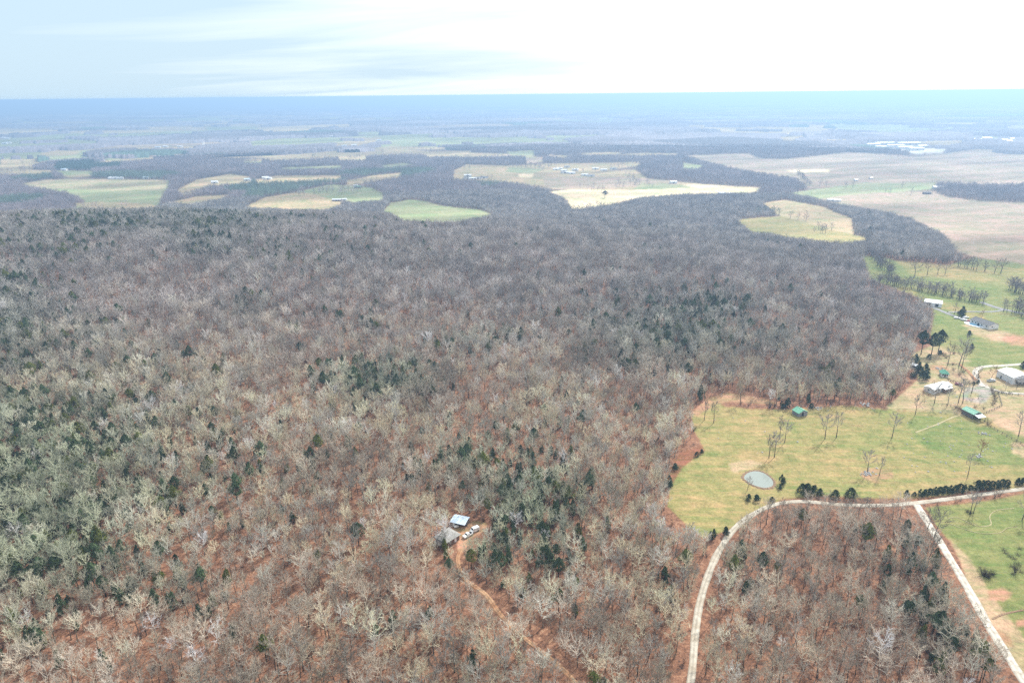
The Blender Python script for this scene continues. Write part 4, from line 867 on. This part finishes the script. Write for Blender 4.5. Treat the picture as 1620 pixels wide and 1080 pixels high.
building('white_equipment_shed', 'white metal shed with two dark openings at the end of the grey drive', 'shed', (1467, 484), (1484, 486), 10.0, 3.4, 1.4, W_METAL, W_METAL, L=13, over=.3, opens=[('f', .25, 3.6, 2.8, .05, 'door'), ('f', .72, 2.4, 2.4, .05, 'door')])
# pool with white deck
c = at(1543, 514.5); h = root('swimming_pool', c, math.radians(-62), 'oval blue swimming pool with a white deck in front of the grey roofed house', 'pool')
def disc(mb, rx, ry, z0, z1, m=0, n=28, ri=0.0):
    for i in range(n):
        a, b = 2 * math.pi * i / n, 2 * math.pi * (i + 1) / n; P = lambda t, k, z: (math.cos(t) * rx * k, math.sin(t) * ry * k, z)
        if ri: mb.quad(P(a, ri, z1), P(a, 1, z1), P(b, 1, z1), P(b, ri, z1), m); mb.quad(P(b, ri, z0), P(a, ri, z0), P(a, ri, z1), P(b, ri, z1), m)
        else: mb.tri((0, 0, z1), P(a, 1, z1), P(b, 1, z1), m)
        mb.quad(P(a, 1, z0), P(b, 1, z0), P(b, 1, z1), P(a, 1, z1), m)
db = MB(); disc(db, 8.5, 4.6, -1.2, .45, ri=.62); db.build('deck', SIDING, h)
POOLW, _, _b = mat('pool_water', 0.08, 0.5); _b.inputs['Base Color'].default_value = (0.10, 0.42, 0.66, 1)
db = MB(); disc(db, 5.4, 2.95, -.2, .25); db.build('water', POOLW, h)
# ------------------------------------------------------------------ pond
ring = [(1177,755),(1183,748),(1195,745),(1208,748),(1218,755),(1223,762),(1221,769),(1208,771.5),(1192,767),(1182,761)]
WAT, t_, _b = mat('pond_water', 0.10, 0.5); _b.inputs['Base Color'].default_value = (0.24, 0.27, 0.24, 1)
wn = N(t_, 'ShaderNodeTexNoise'); wn.inputs['Scale'].default_value = 1.6; wn.inputs['Detail'].default_value = 3; wb_ = N(t_, 'ShaderNodeBump'); wb_.inputs['Strength'].default_value = .06; t_.links.new(wn.outputs[0], wb_.inputs['Height']); t_.links.new(wb_.outputs[0], _b.inputs['Normal'])
pr = [at(*q) for q in ring]; pc = sum(pr, Vector()) / len(pr); zw = max(q.z for q in pr) + .05
def smooth_ring(P, n=8):
    o = []; K = len(P)
    for i in range(K):
        a, b, c_, d_ = P[i - 1], P[i], P[(i + 1) % K], P[(i + 2) % K]
        for j in range(n):
            t = j / n; o.append(0.5 * ((2 * b) + (c_ - a) * t + (2 * a - 5 * b + 4 * c_ - d_) * t * t + (3 * b - a - 3 * c_ + d_) * t ** 3))
    return o
sr = smooth_ring(pr); wbm = MB(); bkm = MB()
for i in range(len(sr)):
    a, b = sr[i], sr[(i + 1) % len(sr)]
    f = lambda q, k, z: (pc.x + (q.x - pc.x) * k, pc.y + (q.y - pc.y) * k, z)
    wbm.tri((pc.x, pc.y, zw), f(a, 1, zw), f(b, 1, zw))
    ja, jb = 1.10 + .05 * math.sin(i * 1.7), 1.10 + .05 * math.sin((i + 1) * 1.7)
    if i == len(sr) - 1: jb = 1.10 + .05 * math.sin(0)
    fa, fb = f(a, ja * 1.12, 0), f(b, jb * 1.12, 0); ga, gb = float(height(fa[0], fa[1])) - .1, float(height(fb[0], fb[1])) - .1
    bkm.quad(f(a, .985, zw - .05), f(b, .985, zw - .05), f(b, jb, zw + .22), f(a, ja, zw + .22)); bkm.quad(f(a, ja, zw + .22), f(b, jb, zw + .22), (fb[0], fb[1], gb), (fa[0], fa[1], ga))
tag(wbm.build('pond_water', WAT), 'pale grey pond reflecting the sky in the pasture', 'pond', kind='structure')
MUD = noise_mat('muddy_bank', (0.16, 0.10, 0.07), (0.30, 0.20, 0.12), 1.5, .95)
tag(bkm.build('pond_bank', MUD), 'narrow muddy bank round the pasture pond', 'bank', kind='structure')
# ------------------------------------------------------------------ vehicles
def paint(name, c):
    m, t, b = mat(name, .3, .5); g = N(t, 'ShaderNodeTexCoord'); n = N(t, 'ShaderNodeTexNoise'); n.inputs['Scale'].default_value = 2.; t.links.new(g.outputs['Object'], n.inputs['Vector'])
    v = N(t, 'ShaderNodeVectorMath', operation='SCALE'); v.inputs[0].default_value = c; t.links.new(M(t, 'ADD', M(t, 'MULTIPLY', n.outputs[0], .2), .9), v.inputs['Scale']); t.links.new(v.outputs[0], b.inputs['Base Color']); return m
PW, PR, PS, PM = paint('white_paint', (.78, .78, .77)), paint('red_paint', (.35, .04, .035)), paint('silver_paint', (.5, .52, .54)), paint('maroon_paint', (.22, .05, .07))
TYRE = noise_mat('tyre_rubber', (.015, .015, .015), (.03, .03, .03), 6, .9)
def vehicle(name, label, cat, u, v, yaw, pnt, kind='car', Lc=4.7):
    r_ = root(name, at(u, v), math.radians(yaw), label, cat); Wc = 1.85
    prof = {'car': [(-.5, .35), (-.5, .85), (-.42, .95), (-.30, 1.45), (.10, 1.48), (.25, .98), (.48, .85), (.5, .6), (.5, .35)],
            'pickup': [(-.5, .45), (-.5, 1.1), (-.12, 1.1), (-.11, 1.75), (.12, 1.78), (.22, 1.2), (.48, 1.1), (.5, .7), (.5, .45)],
            'van': [(-.5, .4), (-.5, 2.0), (-.46, 2.1), (.25, 2.1), (.36, 1.3), (.49, 1.05), (.5, .7), (.5, .4)]}[kind]
    mb = MB(); n = len(prof); hw = [Wc / 2 * (0.82 if z > 1.2 and kind != 'van' else 1) for _, z in prof]
    for i in range(n):
        a, b = prof[i], prof[(i + 1) % n]; wa, wb2 = hw[i], hw[(i + 1) % n]
        mb.quad((a[0] * Lc, -wa, a[1]), (b[0] * Lc, -wb2, b[1]), (b[0] * Lc, wb2, b[1]), (a[0] * Lc, wa, a[1]))
    for s in (-1, 1):
        i0 = len(mb.v); mb.v += [(p_[0] * Lc, s * w_, p_[1]) for p_, w_ in zip(prof, hw)]; mb.f.append(tuple(range(i0, i0 + n))[::s]); mb.m.append(0)
    mb.build('body', pnt, r_)
    gb = MB(); zt = 1.45 if kind == 'car' else 1.75 if kind == 'pickup' else 2.0
    x0, x1 = {'car': (.115, .235), 'pickup': (.13, .212), 'van': (.262, .35)}[kind]; za, zb = {'car': (1.40, 1.04), 'pickup': (1.70, 1.28), 'van': (2.0, 1.4)}[kind]
    gb.quad((x0 * Lc + .03, -.62, za + .03), (x1 * Lc + .03, -.72, zb + .03), (x1 * Lc + .03, .72, zb + .03), (x0 * Lc + .03, .62, za + .03)); gb.build('windscreen', GLASS, r_)
    for s in (-1, 1):
        gb = MB(); xa, xb = {'car': (-.28, .12), 'pickup': (-.09, .13), 'van': (.08, .27)}[kind]; gb.box(xa * Lc, xb * Lc, *sorted((s * (Wc / 2 * (.84 if kind != 'van' else 1) - .02), s * (Wc / 2 * (.88 if kind != 'van' else 1) + .02))), zt - .42, zt - .08); gb.build('side_window', GLASS, r_)
        for xw in (-.31, .31):
            tb = MB(); P = [Vector((xw * Lc, s * (Wc / 2 - .22), .34)), Vector((xw * Lc, s * (Wc / 2 + .02), .34))]; tb.tube(P, [.34, .34], 12, 0, True); q = tb.build('wheel', TYRE, r_)
    if kind == 'pickup': bb = MB(); bb.box(-.47 * Lc, -.15 * Lc, -.72, .72, 1.105, 1.12); bb.build('bed', DARK, r_)
    return r_
vehicle('pickup_truck', 'white pickup truck parked nose down in the forest clearing', 'pickup', 740, 848, 225, PW, 'pickup', 4.8)
vehicle('white_van', 'white van parked behind the pickup in the forest clearing', 'van', 751, 840, 215, PW, 'van', 4.0)
vehicle('utility_vehicle', 'small white vehicle parked under the front edge of the metal shed', 'vehicle', 720, 832, -60, PW, 'car', 3.2)
vehicle('maroon_car', 'maroon car parked right of the garden house', 'car', 1517, 609, -40, PM, 'car')
vehicle('silver_truck', 'pale silver pickup parked left of the white barn', 'pickup', 1568, 603, 10, PS, 'pickup', 5.6)
vehicle('parked_car', 'white car alone on the drive left of the big evergreen', 'car', 1514, 504, -30, PW)
vehicle('parked_car', 'white car closest below the big evergreen', 'car', 1528, 503, 0, PW)
vehicle('parked_car', 'white car in the middle of the drive before the pool', 'car', 1525, 507, -40, PW)
vehicle('red_car', 'red car parked between the drive and the pool', 'car', 1534, 509, -40, PR)
# ------------------------------------------------------------------ fences, footpaths, stones
def fence(label, pts, sp=3.0, h=1.3, m=TIMBER):
    P = [at(*q) for q in pts]; r_ = root('post_and_rail_fence', P[0], 0, label, 'fence'); n = 0; o0 = P[0]; posts = []
    for a, b in zip(P[:-1], P[1:]):
        k = max(1, round((b - a).length / sp))
        for j in range(k + (1 if b is P[-1] else 0)):
            q = a.lerp(b, j / k); q.z = float(height(q.x, q.y)); posts.append(q - o0)
    for q in posts[:98]: pm = MB(); pm.box(q.x - .09, q.x + .09, q.y - .09, q.y + .09, q.z - .4, q.z + h); pm.build('post', m, r_)
    for z in (.45, .85, 1.2):
        rm = MB()
        for a, b in zip(posts[:-1], posts[1:]): rm.tube([a + Vector((0, 0, z)), b + Vector((0, 0, z))], [.045, .045], 4)
        rm.build('rail', m, r_)
fence('weathered fence running down right from the green roofed barn past the paddock', [(1551, 664), (1562, 672), (1578, 682), (1600, 694), (1622, 705)])
fence('fence round the corner of the tan paddock behind the green roofed barn', [(1579, 622), (1582, 632), (1585, 642), (1573, 648), (1556, 655)])
fence('fence along the top of the tan paddock below the white barn', [(1579, 622), (1592, 624), (1620, 626)])
fence('fence between the pasture and the yard left of the green roofed barn', [(1490, 641), (1504, 642), (1514, 646), (1524, 652)])
FP = noise_mat('trodden_grass', (0.30, 0.26, 0.14), (0.42, 0.36, 0.21), 1, .95)
def path(name, pts, wd, label, m=FP, lift=.14):
    p_ = np.array([(q.x, q.y) for q in [at(*k) for k in pts]]); o = []
    for i in range(len(p_) - 1):
        p0, p1, p2, p3 = p_[max(i - 1, 0)], p_[i], p_[i + 1], p_[min(i + 2, len(p_) - 1)]; n = max(2, int(np.hypot(*(p2 - p1)) / 1.2))
        for j in range(n): t = j / n; o.append(.5 * ((2 * p1) + (p2 - p0) * t + (2 * p0 - 5 * p1 + 4 * p2 - p3) * t * t + (3 * p1 - p0 - 3 * p2 + p3) * t ** 3))
    tag(ribbon(name, np.array(o), wd, lift, m), label, 'path', kind='structure')
path('footpath', [(1499.6,819.7),(1512.5,818),(1523,821.6),(1538.4,829.4),(1551.4,832.6),(1567.6,829.4),(1565.6,817.7),(1570.8,810),(1585,805.4),(1607,803.5)], .38, 'thin pale cattle trail winding across the lower pasture')
path('cattle_trail', [(1502,828),(1523,836),(1543.6,842),(1560.5,844),(1582.5,842),(1594,835),(1612,833)], .35, 'second thin cattle trail lower in the pasture')
path('pasture_track', [(1448,684),(1470,676),(1490,668),(1507,660),(1524,656)], 1.1, 'tan worn track leading down left from the green roofed barn', lift=.18)
path('field_bank', [(1570,979),(1585,972),(1600,968),(1622,964)], 1.0, 'dark eroded ditch across the lower right pasture', MUD, .12)
def rock(mb, c, r, rd):
    i0 = len(mb.v); vs = [(0, 0, 1), (1, 0, .1), (.3, .95, .2), (-.8, .6, .0), (-.8, -.6, .15), (.3, -.95, .05), (0, 0, -.8)]
    for v_ in vs: mb.v.append(tuple(c + Vector(v_) * r * rd.uniform(.7, 1.25)))
    for k in range(5): a, b = 1 + k, 1 + (k + 1) % 5; mb.f += [(i0, i0 + a, i0 + b), (i0 + 6, i0 + b, i0 + a)]; mb.m += [0, 0]
rd = random.Random(5); rmesh = []
for k in range(5): mb = MB(); rock(mb, Vector((0, 0, .15)), .38, rd); rmesh.append(mb.mesh('field_stone', STONE))
zones = [(1490,640,60,30,34),(1500,725,75,22,34),(1480,690,50,18,26),(1380,745,20,8,8),(1580,715,25,20,12),(1200,690,70,30,12),(1300,645,90,6,22),(1165,622,40,8,10)]
for (a, b, ru, rv2, n) in zones:
    for i in range(n):
        u, v = a + rd.uniform(-1, 1) * ru, b + rd.uniform(-1, 1) * rv2
        if v < 560 or u > 1615: continue
        o = link('field_stone', rmesh[i % 5]); o.location = at(u, v); o.rotation_euler = (0, 0, rd.uniform(0, 6)); s = rd.uniform(.5, 1.5); o.scale = (s, s, s * .7); tag(o, 'small pale stone lying loose in the pasture grass', 'stone', 'loose stones strewn over the pasture')
for (u, v, n, sp, lb) in [(1370,749,16,3.0,'dark rock pile at the foot of the tree above the curved road'),(1548,723,12,2.5,'rock pile under the rusty leaved tree'),(1292,646,22,4.5,'long heap of grey stones at the wood edge right of the green shed'),(1484,583,12,3,'heap of grey rubble left of the garden house'),(1577,664,1,1,''),(1556,686,14,3.5,'rubble heap beside the fence below the green roofed barn'),(1370,640,14,4,'grey stones piled along the wood edge above the pasture')]:
    if not lb: continue
    mb = MB(); p = at(u, v)
    for i in range(n): rr_ = rd.uniform(.25, .8); q = Vector((rd.gauss(0, sp * .5), rd.gauss(0, sp * .35), 0)); q.z = float(height(p.x + q.x, p.y + q.y)) - p.z + rr_ * .3; rock(mb, q, rr_, rd)
    o = mb.build('rock_pile', STONE); o.location = p; tag(o, lb, 'rock pile')
# garden shrubs of the farm and brush heaps
GB = 'low garden shrubs round the gravel yard'
for (u, v, s, tint, lb) in [(1500,601,.8,(.05,.04,.035),0),(1504,603,.6,(.05,.04,.035),0),(1508,604,.7,(.06,.045,.04),0),(1512,605,.6,(.05,.04,.035),0),(1534,608,.8,(.05,.04,.035),0),(1541,608,.7,(.06,.045,.04),0),(1549,599,.8,(.10,.05,.04),0),
    (1569,617,1.3,(.13,.08,.065),0),(1571,622,1.3,(.13,.08,.065),0),(1573,627,1.3,(.14,.08,.065),0),(1574,632,1.2,(.13,.08,.065),0),(1573,637,1.1,(.13,.08,.065),0),(1570,641,1.1,(.15,.10,.08),0),(1579,621,.9,(.10,.07,.06),0),(1585,622,.9,(.05,.04,.035),0),(1597,623,.9,(.05,.04,.035),0),
    (1542,645,.8,(.08,.05,.04),0),(1556,647,.8,(.05,.04,.035),0),(1521,650,.9,(.14,.06,.05),0),(1517,648,.8,(.14,.06,.05),0),(1512,645,.8,(.12,.06,.05),0),(1493,563,1.2,(.12,.06,.05),0),(1497,566,1.2,(.14,.07,.05),0),(1509,560,1.0,(.15,.08,.06),0),(1563,672,1.4,(.09,.075,.065),0),(1508,586,1.0,(.17,.14,.10),0),(1524,589,1.3,(.17,.15,.10),0),(1517,594,1.0,(.14,.12,.08),0)]:
    o = link('garden_shrub', BUSH[0]); o.location = at(u, v); o.scale = (s,) * 3; o['tint'] = list(tint); tag(o, 'low leafless garden shrub near the gravel yard and its buildings', 'shrub', GB)
hb_ = link('clipped_hedge', BUSH[0]); hb_.location = at(1507, 577); hb_.scale = (3.2, .8, .7); hb_['tint'] = [.03, .03, .025]; tag(hb_, 'low dark hedge under the tall forked bare tree', 'hedge')
for (u, v, s, lb) in [(1556,910,1.6,'dark burnt looking brush heap in the lower right pasture'),(1564,914,1.3,'right end of the brush heap in the lower right pasture'),(1571,909,1.0,'stray branches right of the brush heap'),(1535,813,1.0,'dark brush at the foot of the grey bushy tree'),(1530,810,.7,'small dark bush left of the grey bushy tree')]:
    o = link('brush_heap', BUSH[1]); o.location = at(u, v); o.scale = (s * 1.5, s * 1.2, s * .55); o['tint'] = [.035, .026, .022]; tag(o, lb, 'brush heap')
GS = 'scrub patches of the lower right pasture'
for (u, v) in [(1590,875),(1597,880),(1604,884),(1610,878),(1600,896),(1606,900),(1612,893),(1615,905),(1602,908),(1588,870),(1613,868)]:
    o = link('scrub', BUSH[0]); o.location = at(u, v); o.scale = (.9, .9, .45); o['tint'] = [.12, .10, .07]; tag(o, 'low brown scrub at the right edge of the lower pasture', 'scrub', GS)
# cattle on the far tan field
COWM = noise_mat('dark_hide', (.02, .016, .014), (.05, .04, .035), 1.5, .8)
def cow_mesh():
    bm_v = [(-1.05, 0, 1.15), (-.5, 0, 1.12), (.1, 0, 1.05), (.6, 0, 1.15), (.95, 0, 1.35), (1.3, 0, 1.4), (1.6, 0, 1.2)]; mb = MB(); P = [Vector(q) for q in bm_v]; mb.tube(P, [.18, .36, .40, .38, .22, .17, .09], 8, 0, True)
    for x_, s in ((-.8, 1), (-.8, -1), (.55, 1), (.55, -1)): mb.tube([Vector((x_, s * .2, 1.05)), Vector((x_ + (.07 if x_ < 0 else 0), s * .21, .6)), Vector((x_, s * .21, 0))], [.15, .08, .055], 6, 0, True)
    mb.tube([Vector((-1.15, 0, 1.35)), Vector((-1.28, 0, .6))], [.04, .03], 4); mb.tube([Vector((1.28, -.3, 1.5)), Vector((1.28, .3, 1.5))], [.04, .04], 4)
    return mb.mesh('cow', COWM, True)
cm = cow_mesh()
for (u, v) in [(1276, 334), (1285, 330), (1277, 336), (1297, 339), (1318, 335)]:
    o = link('cow', cm); o.location = at(u, v); o.rotation_euler = (0, 0, rd.uniform(0, 6)); tag(o, 'dark cow grazing on the tan field inside the wood loop', 'cow', 'cattle on the far tan field')
# ------------------------------------------------------------------ distant farm buildings
def farb(u, v, L, W, label, cat='farm building', name='far_farm_building', roof=W_METAL, wall=SIDING, eave=3.5, yaw=None, group=None, rise=None):
    building(name, label, cat, (u, v), None, W, eave, rise or W * .16, wall, roof, L=L, over=.4, yaw=math.radians(rd.uniform(-12, 12) if yaw is None else yaw), group=group, opens=[('f', .5, min(4, L * .25), eave * .7, .05, 'door')])
farb(184, 283, 44, 13, 'long low white poultry house at the top edge of the large green field', yaw=-2)
farb(85, 260, 55, 14, 'pale long barn left of the dark conifer block', yaw=0)
farb(1484, 299, 24, 16, 'bright white barn at the left end of the far right wood', yaw=-12, eave=5)
farb(1535, 308, 12, 9, 'small white house in front of the far right wood')
farb(1466, 307, 16, 9, 'dark low barn left of the white barn on the far tan strip', roof=SHINGLE2, wall=RWOOD)
farb(1316, 318, 20, 9, 'left white roof showing behind the wood loop', yaw=-8); farb(1324, 319, 14, 8, 'right white roof showing behind the wood loop', yaw=-8)
farb(1176, 288, 18, 9, 'white roofed house among trees right of the straw field'); farb(1142, 307, 16, 8, 'white roof left of the wood behind the straw field'); farb(1155, 308, 16, 8, 'second white roof behind the straw field')
farb(1354, 286, 9, 8, 'left small white shed on the big brown field'); farb(1378, 283, 8, 7, 'right small white shed on the big brown field')
farb(567, 297, 18, 10, 'dark green shed on the pale green field left of the round wood', roof=G_METAL, wall=TIMBER); farb(563, 295, 10, 8, 'white hut beside the dark green shed')
farb(533, 318, 20, 10, 'red and white barn just beyond the crest', roof=W_METAL, wall=RWOOD); farb(545, 317, 12, 8, 'small white house beyond the crest'); 
h = at(568, 323)
farb(568, 324, 14, 8, 'blue grey roof between two dark trees beyond the crest', roof=B_METAL, yaw=60)
for i, (u, v) in enumerate([(436,261),(441,260),(446,262),(452,260),(458,261),(463,258),(468,261)]):
    farb(u, v, 22, 14, 'pale roofed building in the cluster left of centre on the plain', group='cluster of pale roofs on the plain', name='village_building', roof=[W_METAL, SHINGLE, B_METAL][i % 3], eave=5)
for i, (u, v) in enumerate([(740,283),(748,284),(756,283),(740,279),(766,282)]):
    farb(u, v, 22, 10, 'dark roofed farm building beyond the round wood', group='farm buildings beyond the round wood', name='farm_outbuilding', roof=[SHINGLE2, W_METAL][i % 2], eave=4)
for i, (u, v) in enumerate([(880,269),(885,268),(893,274),(900,274),(905,275),(897,265),(910,270),(925,278),(935,279),(942,268),(955,270),(970,268),(892,271)]):
    farb(u, v, 20, 11, 'white farm building of the farmstead above the brown field', group='buildings of the central farmstead', name='farmstead_building', roof=[W_METAL, W_METAL, SHINGLE][i % 3], eave=4)
for i, (u, v) in enumerate([(5,219),(12,220),(8,228),(14,227),(296,220),(303,219),(310,220),(318,219),(250,234),(262,233),(285,233),(232,283),(241,281),(170,277),(102,270),(420,283),(425,284),(392,286),(340,290),(525,217),(545,232),(560,231),(1250,214),(600,223),(1058,270),(1065,290)]):
    farb(u, v, 26 if v < 240 else 18, 13, 'tiny white roofed building far off on the hazy left plain', group='scattered far farmhouses', name='distant_farmhouse', roof=[W_METAL, W_METAL, B_METAL][i % 3], eave=5)
for i, (u, v, L, W) in enumerate([(1380,231,60,30),(1398,229,90,36),(1415,233,70,36),(1436,229,100,34),(1430,236,60,30),(1458,234,40,24),(1392,235,50,24),(1448,238,60,26)]):
    farb(u, v, L, W, 'huge white flat roofed plant building at the far edge of the brown fields', group='white industrial plant on the plain', name='plant_building', cat='industrial building', eave=9, rise=2, yaw=rd.uniform(-5, 5))
for i, (u, v) in enumerate([(1537,224),(1548,223),(1560,221),(1578,223),(1590,224),(1603,222),(1598,226)]):
    farb(u, v, 45, 24, 'white building of the far settlement at the right edge of the plain', group='far settlement at the right', name='settlement_building', eave=8)
print('objects', len(COL.objects), time.time() - T00)
